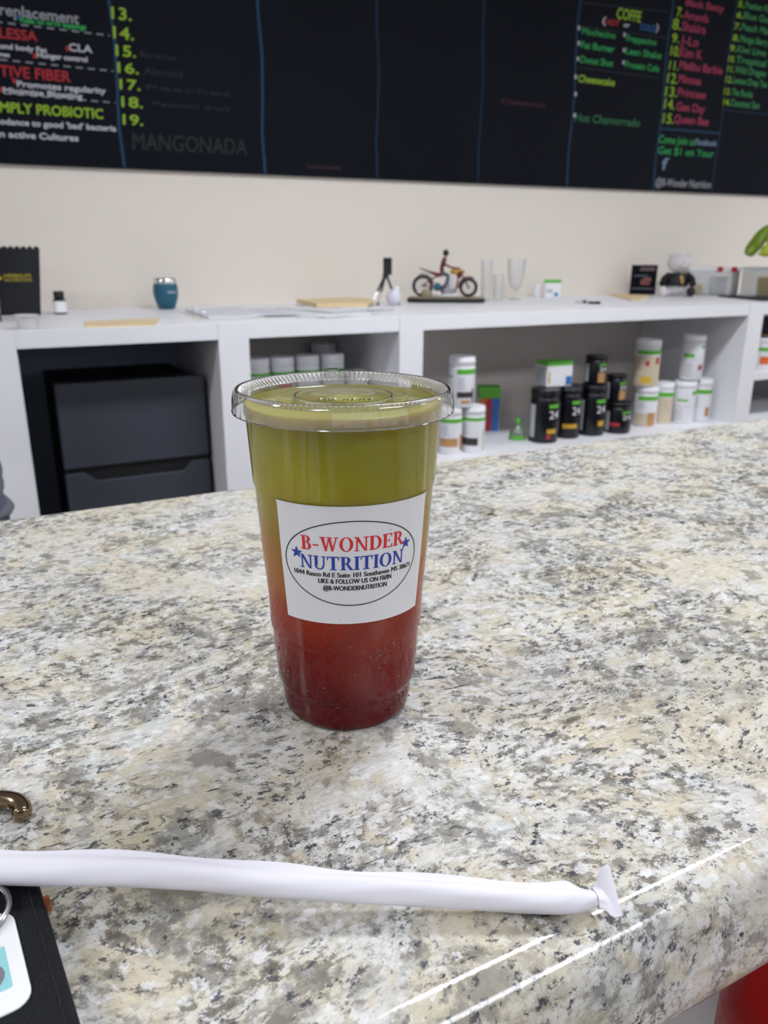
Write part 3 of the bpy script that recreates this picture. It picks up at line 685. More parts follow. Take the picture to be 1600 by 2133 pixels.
# ================================================================== jars and tubs
def jar(label, x, y, z, r, h, specs, group, body='jarw', lidm='lid', name='supplement_jar', text=None, rz=None, lidr=.98, lidh=.17):
    t = thing(name, label, 'jar', (x, y, z), face_cam(x, y) if rz is None else rz, group)
    hb = h*(1-lidh)
    MB().lathe([(0, .001), (r*.90, .0005), (r*.96, .001), (r, .006), (r, hb*.93), (r*.97, hb*.97), (r*.90, hb), (r*.90, hb+.004)], 40).build('body', M[body], t, True)
    l = r*lidr; lf = [(l*.97, hb), (l, hb+.002), (l, hb+(h-hb)*.35), (l*1.025, hb+(h-hb)*.4), (l*1.025, hb+(h-hb)*.5), (l, hb+(h-hb)*.55), (l, h-.004), (l*.96, h-.0003), (l*.86, h), (l*.84, h-.0015), (0, h-.0012)]
    MB().lathe(lf, 48, fn=lambda r_, z_, a: (r_*(1+.004*sin(40*a)) if r_ > l*.95 else r_, z_)).build('lid', M[lidm], t, True)
    for (m, a0, a1, f0, f1, *nm) in specs:
        MB().patch(r, R(a0), R(a1), hb*f0, hb*f1, .0005 if len(nm) < 2 else .0009, 14).build(nm[0] if nm else 'label_print', M[m], t, True)
    if text:
        s, m, u, v, w_, h_ = text
        mb = MB(); textmb(s, w_, h_, lambda a, b_: ((r+.0012)*cos((u+a)/r-pi/2), (r+.0012)*sin((u+a)/r-pi/2), v+b_), mb); mb.build('lettering', M[m], t)
    return t
WH = [('green', -70, 80, .86, .955, 'label_band')]
def small(a0, z0, z1, n=6, w_=34):     # rows of small print
    return [('greyp', a0, a0+w_-(k*7 % 11), z0+(z1-z0)*k/n, z0+(z1-z0)*(k+.45)/n, 'small_print') for k in range(n)]
G3 = 'white jars on the lower shelf'
jar('white jar with green band and brown picture, lower left of the pyramid beside the cup', 1.517, 2.365, LZ, .043, .168, [('green', -90, 80, .82, .93, 'label_band'), ('tan', -60, 40, .20, .42, 'label_picture'), ('tan', 50, 80, 0.1, .5, 'label_picture')]+small(-40, .5, .78), G3)
jar('white jar with green band and dark picture, lower right of the pyramid beside the cup', 1.603, 2.345, LZ, .042, .168, [('green', -80, 85, .84, .93, 'label_band'), ('dark', -75, 25, .2, .40, 'label_picture'), ('green', 55, 62, .05, .6, 'label_print')]+small(-60, .5, .8), G3)
jar('white jar with green band balanced on top of the two jars beside the cup', 1.556, 2.362, LZ+.168, .048, .178, [('green', -20, 75, .80, .92, 'label_band'), ('green', -70, -40, .72, .76, 'label_print'), ('dark', -18, 50, .24, .38, 'label_picture'), ('tan', 0, 40, .1, .18, 'label_print'), ('dark', 50, 62, .1, .45, 'label_print')]+small(-15, .45, .75), G3)
jar('cream vanilla jar with white lid and green band under the flowered jar', 2.507, 2.397, LZ, .048, .168, [('green', -40, 80, .80, .93, 'label_band'), ('beige', -55, 20, .04, .42, 'label_picture'), ('tan', 15, 60, .04, .44, 'label_picture')]+small(-30, .55, .76), G3)
jar('beige flowered jar with green band stacked highest on the left of the right-hand jars', 2.497, 2.405, LZ+.168, .052, .19, [('beige', -110, 110, .02, .80, 'label_wrap'), ('green', -50, 75, .84, .95, 'label_band'), ('redp', -5, 12, .55, .68, 'label_flower', 1), ('redp', 40, 62, .60, .76, 'label_flower', 1), ('yellow', -20, 25, .1, .28, 'label_flower', 1)], G3)
jar('narrow beige jar with green band behind and right of the cream vanilla jar', 2.622, 2.41, LZ, .041, .174, [('beige', -100, 100, .03, .76, 'label_wrap'), ('green', -100, 100, .79, .93, 'label_band')], G3)
jar('white jar with grey small print below the tall white jar', 2.712, 2.38, LZ, .047, .178, [('green', 42, 80, .82, .94, 'label_band'), ('green', -35, 20, .64, .70, 'label_print'), ('greyp', -60, 40, .48, .50, 'label_print')]+small(-50, .1, .44, 5, 60), G3)
jar('white jar with green band at the far right of the right-hand jars', 2.806, 2.37, LZ, .043, .182, [('green', -60, 80, .80, .92, 'label_band'), ('tan', 30, 60, .15, .42, 'label_picture')]+small(-40, .4, .72, 5), G3)
jar('tall white jar with grey small print stacked on the far right jars', 2.738, 2.385, LZ+.182, .048, .185, [('green', 45, 70, .86, .95, 'label_band'), ('green', -45, 10, .62, .72, 'label_print'), ('greyp', -50, 30, .55, .565, 'label_print'), ('redp', 35, 60, .28, .42, 'label_print')]+small(-50, .1, .5, 5, 60), G3)
# middle bay row
G2 = 'white jars in the middle bay'
for i, (x, rd, lb) in enumerate(((.828, 'redp', 'leftmost white jar in the middle bay, its red print showing'), (.913, 'redp', 'second white jar from the left in the middle bay'), (1.002, None, 'third white jar from the left in the middle bay'), (1.093, None, 'rightmost tall white jar in the middle bay'))):
    sp = [('green', -75 if i < 3 else -45, 75 if i < 3 else 85, .80, .875, 'label_band')]
    if rd: sp.append((rd, -35, 60, .30, .62, 'label_picture'))
    jar(lb, x, 2.455, LZ+.20, .0405, .168, sp, G2)
    for k, lv in enumerate((0,)):
        jar('white jar standing under the '+('leftmost', 'second', 'third', 'rightmost')[i]+' jar of the middle bay, behind the cup lid', x, 2.455, LZ, .042, .20, WH, G2)
jar('shadowed pale jar at the back of the middle bay', 1.180, 2.73, LZ+.2, .048, .172, [], G2)
jar('pale jar under the shadowed jar at the back of the middle bay', 1.14, 2.73, LZ, .045, .199, WH, G2) if 0 else jar('pale jar carrying the shadowed jar at the back of the middle bay', 1.175, 2.73, LZ, .045, .1995, WH, G2)
jar('low white lidded jar just behind the cup lid in the middle bay', 1.185, 2.46, LZ, .040, .305, WH, G2)
# black tubs
G4 = 'black tubs on the lower shelf'
def tub(label, x, y, z, r, h, txt=True, extra=()):
    h1 = h*.83
    return jar(label, x, y, z, r, h, [('green', 18, 68, .78, .86, 'label_band'), ('greyp', -72, -38, .12, .84, 'label_side')]+list(extra), G4, 'blackg', 'blackg', 'supplement_tub', ('24', 'lid', r*R(20), h1*.56, r*.78, h1*.19) if txt else None, lidr=1.0, lidh=.15)
tub('leftmost large black tub with pale side label and gold print', 1.937, 2.357, LZ, .055, .205, True, [('gold', 14, 58, .22, .32, 'label_print'), ('redp', 14, 30, .10, .2, 'label_print')])
tub('second black tub from the left with wide gold print', 2.068, 2.375, LZ, .050, .205, True, [('gold', -20, 50, .24, .34, 'label_print')])
tub('third large black tub with narrow black tub standing on it', 2.188, 2.369, LZ, .052, .200, True, [('gold', 30, 66, .24, .36, 'label_print')])
tub('narrow black tub on top of the third large tub', 2.203, 2.385, LZ+.200, .042, .112, True, [('tan', 15, 60, .1, .5, 'label_print')])
tub('low black tub at the right end of the black tubs', 2.312, 2.351, LZ, .052, .125, True, [('redp', -35, 10, .3, .42, 'label_print')])
tub('small black tub on top of the low tub', 2.306, 2.37, LZ+.125, .040, .108, True, [('tan', 20, 65, .1, .5, 'label_print')])
# boxes between
def carton(name, label, x, y, z, w_, d, h, rz, top, parts, body='paper', group=None, cat='box'):
    t = thing(name, label, cat, (x, y, z), rz, group)
    MB().box(-w_/2, w_/2, -d/2, d/2, .0008, h).build('carton', M[body], t, bevel=.0015)
    if top: MB().box(-w_/2-.0005, w_/2+.0005, -d/2-.0005, d/2+.0005, h*(1-top[1]), h+.0006).build('top_band', M[top[0]], t, bevel=.001)
    for m, x0, x1, z0, z1 in parts: MB().box(-w_/2+w_*x0, -w_/2+w_*x1, -d/2-.0010, -d/2-.0002, max(.006, h*z0), h*z1).build('label_print', M[m], t)
    return t
c = carton('carton', 'bright carton with red, orange and blue stripes and green top beside the white jars', 1.845, 2.60, LZ, .085, .06, .185, face_cam(1.84, 2.6)+.15, ('green', .25), [('tan', 0, .12, 0, .75), ('orange', .12, .35, 0, .75), ('redp', .35, .62, 0, .75), ('blue', .62, .98, 0, .75), ('greyp', .45, .75, .42, .5)])
c = carton('carton', 'white carton with green top lying across the first two black tubs', 2.005, 2.40, LZ+.205, .115, .08, .095, face_cam(1.99, 2.4)+.6, ('green', .16), [('gold', .06, .12, .15, .6), ('blue', .75, .98, .02, .4)])
MB().box(-.0585, -.0577, -.035, .035, .005, .075).build('label_print', M['greyp'], c)
f = thing('funnel_bottle', 'small clear green funnel bottle on the lower shelf left of the black tubs', 'bottle', (1.865, 2.424, LZ))
MB().lathe([(0, .0015), (.030, .0015), (.032, .004), (.031, .016), (.0305, .018)], 32).build('base', M['green'], f, True)
MB().lathe([(.0305, .018), (.028, .032), (.016, .05), (.008, .06), (.008, .064)], 32).build('cone', clear('pale green plastic', tint=(.78, .88, .8), haze=.2), f, True)
MB().lathe([(.009, .062), (.010, .066), (.010, .078), (.007, .082), (0, .083)], 24).build('cap', M['green'], f, True)
# far right bay
jar('white jar with green band and orange picture on the middle shelf at the right edge', 3.128, 2.34, .688, .055, .135, [('green', -70, 60, .70, .85, 'label_band'), ('orange', -10, 30, .2, .5, 'label_picture')], 'goods in the right bay', lidm='lid')
carton('carton', 'black box stacked on the white jar at the right edge', 3.13, 2.345, .824, .11, .09, .085, face_cam(3.13, 2.34), None, [('tan', 0, 1, 0, .12)], 'black')
carton('carton', 'white and green packet lying low on the right bay shelf beside the post', 3.09, 2.42, LZ, .12, .08, .10, face_cam(3.09, 2.3), ('green', .3), [('green', .2, .6, .2, .6), ('lime', .4, .8, .3, .5)])
carton('carton', 'dark green packet behind the green packet in the right bay', 3.13, 2.56, LZ, .12, .07, .155, face_cam(3.13, 2.5)+.2, ('green', .15), [('green', .1, .5, .1, .9)], 'teal')

# ================================================================== things on top of the shelving
T = ST
pt = thing('pitcher', 'smoky clear blending jug cut by the left edge of the photo', 'pitcher', (.055, 2.60, T))
MB().lathe([(0, .004), (.046, .004), (.052, .014), (.054, .05), (.056, .098), (.0575, .1), (.0545, .098), (.052, .05), (.049, .016), (.044, .008), (0, .007)], 40).build('jug', SMOKE, pt, True)
MB().lathe([(0, 0), (.050, 0), (.053, .003), (.053, .028), (.050, .032), (0, .032)], 40).build('jug_base', M['brown'], pt, True)
MB().tube([(-.052, 0, .085), (-.085, 0, .08), (-.088, 0, .04), (-.055, 0, .025)], .007).build('handle', SMOKE, pt, True)
bg = thing('gift_bag', 'black paper bag with scalloped top edge and yellow printed lettering', 'bag', (.152, 2.86, T), face_cam(.15, 2.85)-.03)
prf = [(-.078, 0), (.084, 0), (.104, .2)]
k = 10; step = (.104+.08)/k
for i in range(k):
    xs = .104-step*i; prf += [(xs-step*.15, .206), (xs-step*.38, .209), (xs-step*.62, .209), (xs-step*.85, .206), (xs-step, .200)]
MB().prism(prf, -.035, -.0345).build('front_panel', M['blackg'], bg)
MB().prism(prf, .034, .0345).build('back_panel', M['blackg'], bg)
sd_ = MB()
for s_, xb, xt in ((-1, -.078, -.08), (1, .084, .104)): sd_.add([(xb, -.035, 0), (xb-s_*.0, .0345, 0), (xt, .0345, .2), (xt, -.035, .2), (xb-s_*.012, 0, 0), (xt-s_*.012, 0, .2)], [(0, 4, 5, 3), (4, 1, 2, 5)])
sd_.build('side_gusset', M['blackg'], bg); MB().box(-.078, .084, -.035, .0345, 0, .001).build('base_panel', M['blackg'], bg)
mb = MB(); textmb('HERBALIFE', .078, .0105, lambda a, b_: (-.008+a, -.0356, .116+b_), mb); textmb('NUTRITION', .078, .0095, lambda a, b_: (-.008+a, -.0356, .1035+b_), mb)
for a in (-50, -25, 0, 25, 50):
    ca, sa = cos(R(90+a)), sin(R(90+a)); mb.add([(-.023, -.0356, .108), (-.023+ca*.007-sa*.0025, -.0356, .108+sa*.007+ca*.0025), (-.023+ca*.013, -.0356, .108+sa*.013), (-.023+ca*.007+sa*.0025, -.0356, .108+sa*.007-ca*.0025)], [(0, 1, 2, 3)])
mb.build('lettering', mat('bag yellow print', '#B8A820', .5), bg)
bw = tag(MB().lathe([(0, .002), (.020, .002), (.021, 0), (.023, .001), (.0275, .030), (.031, .033), (.031, .036), (.0285, .035), (.0262, .031), (.0215, .0035), (0, .003)], 40).build('plastic_bowl', FROST, None, True), 'small clear frosted plastic bowl in front of the black bag', 'bowl'); bw.location = (.153, 2.304, T)
bt = thing('supplement_bottle', 'small dark bottle with black cap and white label beside the black bag', 'bottle', (.294, 2.825, T), face_cam(.294, 2.825))
MB().lathe([(0, .0005), (.019, .0005), (.0205, .003), (.0205, .042), (.018, .046), (.014, .049), (.014, .052)], 32).build('body', M['blackg'], bt, True)
MB().lathe([(.0155, .050), (.016, .051), (.016, .070), (.0145, .072), (0, .072)], 32).build('cap', M['black'], bt, True)
MB().patch(.0205, R(-110), R(75), .006, .041, .0003, 20).build('label_wrap', M['paper'], bt, True)
tm = thing('tumbler', 'teal stemless tumbler with silver rim and clear lid on the shelving top', 'tumbler', (.661, 2.927, T), face_cam(.66, 2.92))
MB().lathe([(0, .001), (.026, .001), (.030, .004), (.039, .03), (.0435, .052), (.043, .07), (.0405, .088)], 48).build('body', M['teal'], tm, True)
MB().lathe([(.0405, .088), (.0398, .096), (.039, .103), (.038, .104), (.037, .103), (.038, .09), (.027, .02), (0, .018)], 48).build('steel_rim', M['chrome'], tm, True)
MB().lathe([(0, .099), (.030, .099), (.034, .101), (.038, .1035), (.0385, .105), (.034, .107), (0, .107)], 48).build('lid', PETL, tm, True)
mb = MB(); textmb('HERBALIFE', .034, .007, lambda a, b_: ((.0432+.0008)*cos(R(8)+a/.043-pi/2), (.0440)*sin(R(8)+a/.043-pi/2), .056+b_), mb)
mb.build('lettering', M['paper'], tm)
def flat(name, label, cat, pts, z0, h, m, group=None, bev=.0004):
    cx_ = sum(p[0] for p in pts)/len(pts); cy_ = sum(p[1] for p in pts)/len(pts)
    o = MB().slab([(p[0]-cx_, p[1]-cy_) for p in pts], 0, h).build(name, m, None, bevel=bev); o.location = (cx_, cy_, z0)
    return tag(o, label, cat, group)
def flap(o, x0, y0, x1, y1, z, m):
    mb = MB().tube([(x0, y0, z), (x1, y1, z)], .0008, 6); mb.build('flap_seam', m, o)
seam = mat('manila fold', '#B99A6C', .8)
e1 = flat('envelope', 'tan manila envelope alone on the shelving top above the fridge', 'envelope', [(.315, 2.44), (.535, 2.475), (.478, 2.275), (.468, 2.262), (.293, 2.268)], T, .004, M['manila'], 'manila envelopes'); flap(e1, -.09, -.075, .06, -.075, .0045, seam)
pp = []
for i, (pts, m, lb) in enumerate((([(.93, 2.32), (1.19, 2.35), (1.22, 2.66), (.96, 2.62)], 'sheet', 'lowest printed sheet of the loose papers in the middle of the shelving top'),
        ([(1.0, 2.29), (1.26, 2.40), (1.17, 2.68), (.90, 2.56)], 'paper', 'white sheet lying askew over the printed sheet'),
        ([(.80, 2.42), (1.02, 2.40), (1.05, 2.72), (.83, 2.73)], 'sheet', 'printed sheet half under the clear binder'),
        ([(1.08, 2.44), (1.33, 2.52), (1.25, 2.80), (1.0, 2.72)], 'paper', 'topmost white sheet under the manila envelope stack'))):
    o = flat('paper_sheet', lb, 'paper', pts, T+.0005+i*.0022, .0018, M[m], 'loose papers on the shelving', 0); pp.append(o)
    for k in range(5):
        mb = MB(); xa = -.09; yv = -.10+k*.045; mb.box(xa, xa+.14-(k*13 % 5)*.012, yv, yv+.008, .0019, .0021); mb.build('print_line', M['greyp'], o)
for i, (dx, dy, r_, lb) in enumerate(((0, 0, 0, 'lower manila envelope of the stack on the papers'), (.006, .008, .03, 'upper manila envelope of the stack on the papers'))):
    P_ = [(1.16+dx, 2.94+dy), (1.42+dx, 3.02+dy), (1.445, 2.86+dy), (1.43, 2.80+dy), (1.295+dx, 2.60+dy), (1.12+dx, 2.64+dy)]
    flat('envelope', lb, 'envelope', P_, T+.0095+i*.0065, .006, M['manila'], 'manila envelopes')
bn = thing('ring_binder', 'clear white ring binder lying open on the shelving top right of the tumbler', 'binder', (.76, 2.60, T))
MB().slab([(-.10, .13), (.13, .20), (.10, -.16), (0.02, -.262), (-.13, -.235)], 0, .0025).build('cover', M['vinyl'], bn, bevel=.001)
MB().slab([(-.08, .125), (.115, .18), (.09, -.15), (.015, -.245), (-.105, -.225)], .003, .010).build('page_block', M['sheet'], bn, bevel=.002)
for k in range(3):
    y = -.20+k*.13; c0 = (-.108+k*.011, y)
    MB().tube([(c0[0]+.014*cos(a/8*pi*2), c0[1], .012+.011*sin(a/8*pi*2)) for a in range(9)], .0012, 6, False).build('ring', M['silver'], bn, True)
# tripod and the white bulb-shaped thing behind its legs
tp = thing('phone_tripod', 'small black phone tripod with silver lower legs standing beside the motorcycle model', 'tripod', (1.49, 2.83, T), face_cam(1.49, 2.83))
for a, ln in ((-150, 1), (-115, .95), (-20, .95)):
    ca, sa = cos(R(a)), sin(R(a)); rr = .060
    MB().tube([(.004+ca*.006, sa*.006, .105), (ca*rr*.55, sa*rr*.55, .050)], .0048, 8).build('leg', M['black'], tp, True)
    MB().tube([(ca*rr*.55, sa*rr*.55, .050), (ca*rr, sa*rr, .006)], .0028, 8).build('lower_leg', M['chrome'], tp, True)
    MB().ball((ca*rr, sa*rr, .0055), .0055, 10).build('rubber_foot', M['black'], tp, True)
MB().lathe([(0, .098), (.010, .1), (.013, .106), (.011, .116), (.006, .120), (0, .121)], 20, (.004, 0, 0)).build('head', M['black'], tp, True)
MB().box(-.006, .028, -.008, .012, .112, .176).build('phone_clamp', M['black'], tp, bevel=.003)
MB().box(-.004, .026, -.013, -.008, .166, .176).build('clamp_jaw', M['blackg'], tp, bevel=.001)
bl = thing('light_bulb', 'frosted white light bulb lying between the tripod legs', 'bulb', (1.487, 2.765, T))
MB().lathe([(0, .001), (.012, .002), (.024, .010), (.030, .024), (.028, .038), (.019, .052), (.013, .060), (0, .062)], 32).build('glass_globe', M['bulb'], bl, True, rot=(.2, .2, 0), loc=(0, 0, .003))
MB().lathe([(0, .056), (.012, .056), (.0125, .066), (.006, .072), (0, .073)], 24).build('bulb_cap', M['paper'], bl, True, rot=(.2, .2, 0), loc=(0, 0, .003))
pn = thing('pen', 'small grey pen cap on the shelf edge below the tripod', 'pen', (1.338, 2.52, T), .3); MB().tube([(-.03, 0, .005), (.03, 0, .005)], .004, 8).build('barrel', M['greyp'], pn, True)

# motorcycle model on its plinth
mo = thing('motorcycle_model', 'model motorcycle with maroon bodywork and rider figurine on an oval resin plinth', 'model', (1.80, 2.865, T), face_cam(1.80, 2.86)+R(2))
MB().slab(rrect(-.165, .158, -.058, .058, .05, 8), .0, .016).build('plinth', M['black'], mo, True, bevel=.004)
MB().slab(rrect(-.160, .153, -.054, .054, .047, 8), .016, .022).build('resin_ground', M['stone'], mo, True, bevel=.002)
def wheel(x, z, r_, tr):
    wh = MB().tube([(x+r_*cos(a*pi/18), 0, z+r_*sin(a*pi/18)) for a in range(37)], tr, 10, False).build('tyre', M['blackg'], mo, True)
    MB().tube([(x+(r_-tr*1.05)*cos(a*pi/18), 0, z+(r_-tr*1.05)*sin(a*pi/18)) for a in range(37)], .0022, 6, False).build('wheel_rim', M['silver'], wh, True)
    sp = MB()
    for k in range(10): sp.tube([(x, 0, z), (x+(r_-tr)*cos(k*pi/5), 0, z+(r_-tr)*sin(k*pi/5))], .0006, 4)
    sp.build('spokes', M['silver'], wh); MB().tube([(x, -.008, z), (x, .008, z)], .006, 10).build('hub', M['silver'], wh, True)
wheel(-.101, .0655, .0375, .0065); wheel(.088, .0600, .0325, .0062)
fm = MB()
for sy in (-.009, .009):
    fm.tube([(-.101, sy, .0655), (-.045, sy, .060), (.0, sy, .038), (.035, sy, .042)], .003, 8)
    fm.tube([(-.101, sy, .0655), (-.055, sy, .098), (-.02, sy, .108)], .0028, 8); fm.tube([(.035, sy, .042), (.046, sy*.5, .11)], .003, 8)
fm.build('frame', M['maroon'], mo, True)
fk = MB()
for sy in (-.0095, .0095): fk.tube([(.088, sy, .060), (.050, sy, .128)], .0028, 8)
fk.build('front_fork', M['maroon'], mo, True)
MB().tube([(.048, -.038, .134), (.050, -.02, .132), (.050, .02, .132), (.048, .038, .134)], .0022, 8).build('handlebar', M['silver'], mo, True)
MB().ball((.064, 0, .122), (.009, .0085, .0085), 14).build('headlight', M['gold'], mo, True)
MB().ball((.030, 0, .122), (.020, .011, .0115), 16).build('fuel_tank', M['gold'], mo, True)
MB().ball((.048, 0, .108), (.011, .010, .014), 12).build('cowl', M['maroon'], mo, True)
MB().tube([(-.022, 0, .108), (-.05, 0, .112), (-.08, 0, .122), (-.115, 0, .136)], [.010, .009, .005, .002], 10, flat=.8).build('seat', M['maroon'], mo, True)
MB().tube([(-.101+.047*cos(R(a)), 0, .0655+.047*sin(R(a))) for a in range(10, 110, 12)], .004, 8, flat=.6).build('rear_mudguard', M['silver'], mo, True)
MB().tube([(.088+.042*cos(R(a)), 0, .0600+.042*sin(R(a))) for a in range(60, 190, 14)], .003, 8).build('front_mudguard', M['maroon'], mo, True)
en = MB(); en.box(-.022, .030, -.014, .014, .034, .062); 
for k in range(5): en.box(-.010-k*.0, .022, -.013, .013, .064+k*.007, .068+k*.007)
en.build('engine', M['silver'], mo, True, bevel=.002)
MB().ball((-.040, -.012, .062), (.017, .008, .017), 14).build('gearbox', M['teal'], mo, True)
MB().tube([(.02, -.015, .050), (-.01, -.017, .036), (-.06, -.017, .034), (-.09, -.017, .036)], .0042, 10).build('exhaust', M['chrome'], mo, True)
MB().box(-.03, .045, -.020, .012, .022, .030).build('stand', M['silver'], mo, bevel=.002)
rk = MB(); rk.ball((-.085, -.02, .032), (.024, .02, .022), 14); rk.build('rock', M['stone'], mo, True)
# plain helmeted rider
rd = MB()
rd.tube([(-.022, 0, .118), (-.024, 0, .135), (-.018, 0, .155), (-.012, 0, .176)], [.013, .0115, .014, .012], 14, flat=.75)
rider = rd.build('rider_jacket', M['maroon'], mo, True)
for sy in (-1, 1):
    MB().tube([(-.014, sy*.013, .172), (-.012, sy*.019, .150), (.018, sy*.024, .137), (.044, sy*.030, .134)], [.0052, .0048, .004, .0032], 8).build('rider_sleeve', M['maroon'], mo, True)
    MB().ball((.047, sy*.032, .134), (.005, .004, .004), 8).build('rider_glove', M['black'], mo, True)
    MB().tube([(-.022, sy*.006, .116), (.004, sy*.019, .106), (.000, sy*.021, .078), (-.022, sy*.022, .056)], [.0095, .008, .0065, .005], 10).build('rider_leg', M['jean'], mo, True)
    MB().tube([(.000-.008, sy*.022, .066), (-.024, sy*.022, .045), (-.012, sy*.023, .040)], [.0058, .0055, .004], 8).build('rider_boot', M['maroon'], mo, True)
MB().tube([(-.012, 0, .174), (-.011, 0, .182)], .005, 8).build('rider_neck', M['skin'], mo, True)
MB().ball((-.009, 0, .1945), (.0125, .0115, .0135), 18).build('rider_helmet', M['black'], mo, True)
MB().ball((-.0035, 0, .1935), (.0085, .0095, .005), 14).build('rider_visor', M['blackg'], mo, True)

# glasses
def glass(label, x, y, r0, r1, h, stem=False):
    if stem: P_ = [(0, .001), (.026, .001), (.028, .003), (.010, .006), (.005, .012), (.005, .03), (.012, .040), (.030, .062), (.036, .10), (.0405, h), (.0395, h), (.034, .10), (.028, .064), (.010, .044), (0, .042)]
    else: P_ = [(0, .001), (r0, .001), (r0, .004), (r1, h), (r1-.0012, h), (r0-.002, .007), (0, .006)]
    o = tag(MB().lathe(P_, 40).build('drinking_glass', GLASS2, None, True), label, 'glass', 'clear glasses beside the motorcycle'); o.location = (x, y, T); return o
glass('tall straight clear glass right of the motorcycle model', 1.991, 2.861, .021, .024, .168)
glass('short straight clear glass right of the tall one', 2.046, 2.85, .021, .0235, .109)
glass('wide clear stemmed glass with bright highlight', 2.179, 2.907, 0, 0, .174, True)
wb = thing('pill_bottle', 'tiny white bottle left of the small white and green box', 'bottle', (2.375, 3.0, T)); MB().lathe([(0, 0), (.017, 0), (.018, .003), (.018, .040), (.013, .046), (.013, .048)], 24).build('body', M['jarw'], wb, True); MB().lathe([(.0145, .047), (.0145, .063), (.012, .065), (0, .065)], 24).build('cap', M['lid'], wb, True)
carton('carton', 'small white box with green top band at the back of the shelving top', 2.425, 2.955, T, .072, .05, .080, face_cam(2.42, 2.95)+.1, ('green', .17), [('blue', .6, .85, .12, .3), ('greyp', .1, .5, .3, .5)])
for i, (x, y, lb) in enumerate(((2.268, 2.58, 'left grey marker pen lying on the shelving top'), (2.272, 2.505, 'right black marker pen lying on the shelving top'))):
    p = thing('marker_pen', lb, 'pen', (x, y, T), R(-25), 'marker pens'); MB().tube([(-.022, 0, .006), (.008, 0, .006)], .005, 10).build('barrel', M['greyp'] if i == 0 else M['black'], p, True); MB().tube([(.008, 0, .006), (.026, 0, .006)], .0058, 10).build('cap', M['black'], p, True)
flat('envelope', 'manila envelope lying under the framed card and toy bear', 'envelope', [(2.85, 3.04), (3.02, 3.05), (2.985, 2.90), (2.62, 2.60), (2.60, 2.63)], T, .006, M['manila'], 'manila envelopes')
cd_ = thing('picture_card', 'dark printed picture card leaning upright left of the toy bear', 'picture', (2.96, 2.93, T+.006), face_cam(2.96, 2.93)-.05)
MB().box(-.060, .060, -.004, .006, 0, .138).build('card', M['navy'], cd_, bevel=.001, rot=(R(-6), 0, 0))
for (m, x0, x1, z0, z1) in (('dark', -.02, .05, .11, .128), ('redp', -.012, .03, .045, .07), ('greyp', -.05, .05, .025, .03), ('orange', .0, .035, .06, .078), ('greyp', -.045, .02, .085, .09)):
    MB().box(x0, x1, -.0055, -.0045, z0, z1).build('print', mat('card print '+m, {'dark': '#5A4448', 'redp': '#7A3A3C', 'greyp': '#5A606E', 'orange': '#8A5A4A'}[m], .6), cd_, rot=(R(-6), 0, 0))
MB().box(-.03, .03, .014, .016, 0, .09).build('strut', M['black'], cd_)
# toy bear
br = thing('teddy_bear', 'white plush teddy bear in a black shirt sitting beside the picture card', 'toy', (3.095, 2.84, T), face_cam(3.07, 2.84))
MB().ball((-.005, 0, .052), (.050, .042, .052), 22).build('body', M['plush'], br, True)
hd_ = MB().ball((-.004, -.010, .154), (.052, .046, .046), 24).build('head', M['plush'], br, True)
MB().ball((.006, -.050, .143), (.020, .016, .015), 16).build('muzzle', M['plush'], hd_, True)
MB().ball((.010, -.066, .148), (.0045, .004, .0035), 10).build('nose', mat('soft grey nose', '#9A9096', .7), hd_, True)
for sx in (-1, 1):
    MB().ball((-.004+sx*.040, -.004, .187), (.0125, .009, .0125), 14).build('ear', M['plush'], hd_, True)
    MB().ball((.002+sx*.018, -.049, .160), .0028, 8).build('eye', M['black'], hd_, True)
    MB().tube([(sx*.040, -.005, .098), (sx*.062, -.02, .078), (sx*.068, -.045, .058)], [.017, .017, .016], 12).build('arm', M['black'], br, True)
    MB().tube([(sx*.030, -.02, .024), (sx*.055, -.055, .021), (sx*.062, -.085, .021)], [.020, .020, .021], 14).build('leg', M['plush'], br, True)
    MB().ball((sx*.063, -.097, .026), (.020, .010, .023), 14).build('foot', M['plush'] if sx < 0 else M['black'], br, True)
MB().lathe([(.036, .108), (.044, .1), (.052, .085), (.055, .065), (.055, .050), (.053, .048)], 32, (-.005, 0, 0)).build('shirt', M['black'], br, True)
MB().tube([(.012, -.056, .098), (.018, -.062, .078), (.022, -.063, .060)], [.008, .011, .008], 10, flat=.4).build('shirt_print', mat('gold shirt print', '#A8854E', .6), br, True)

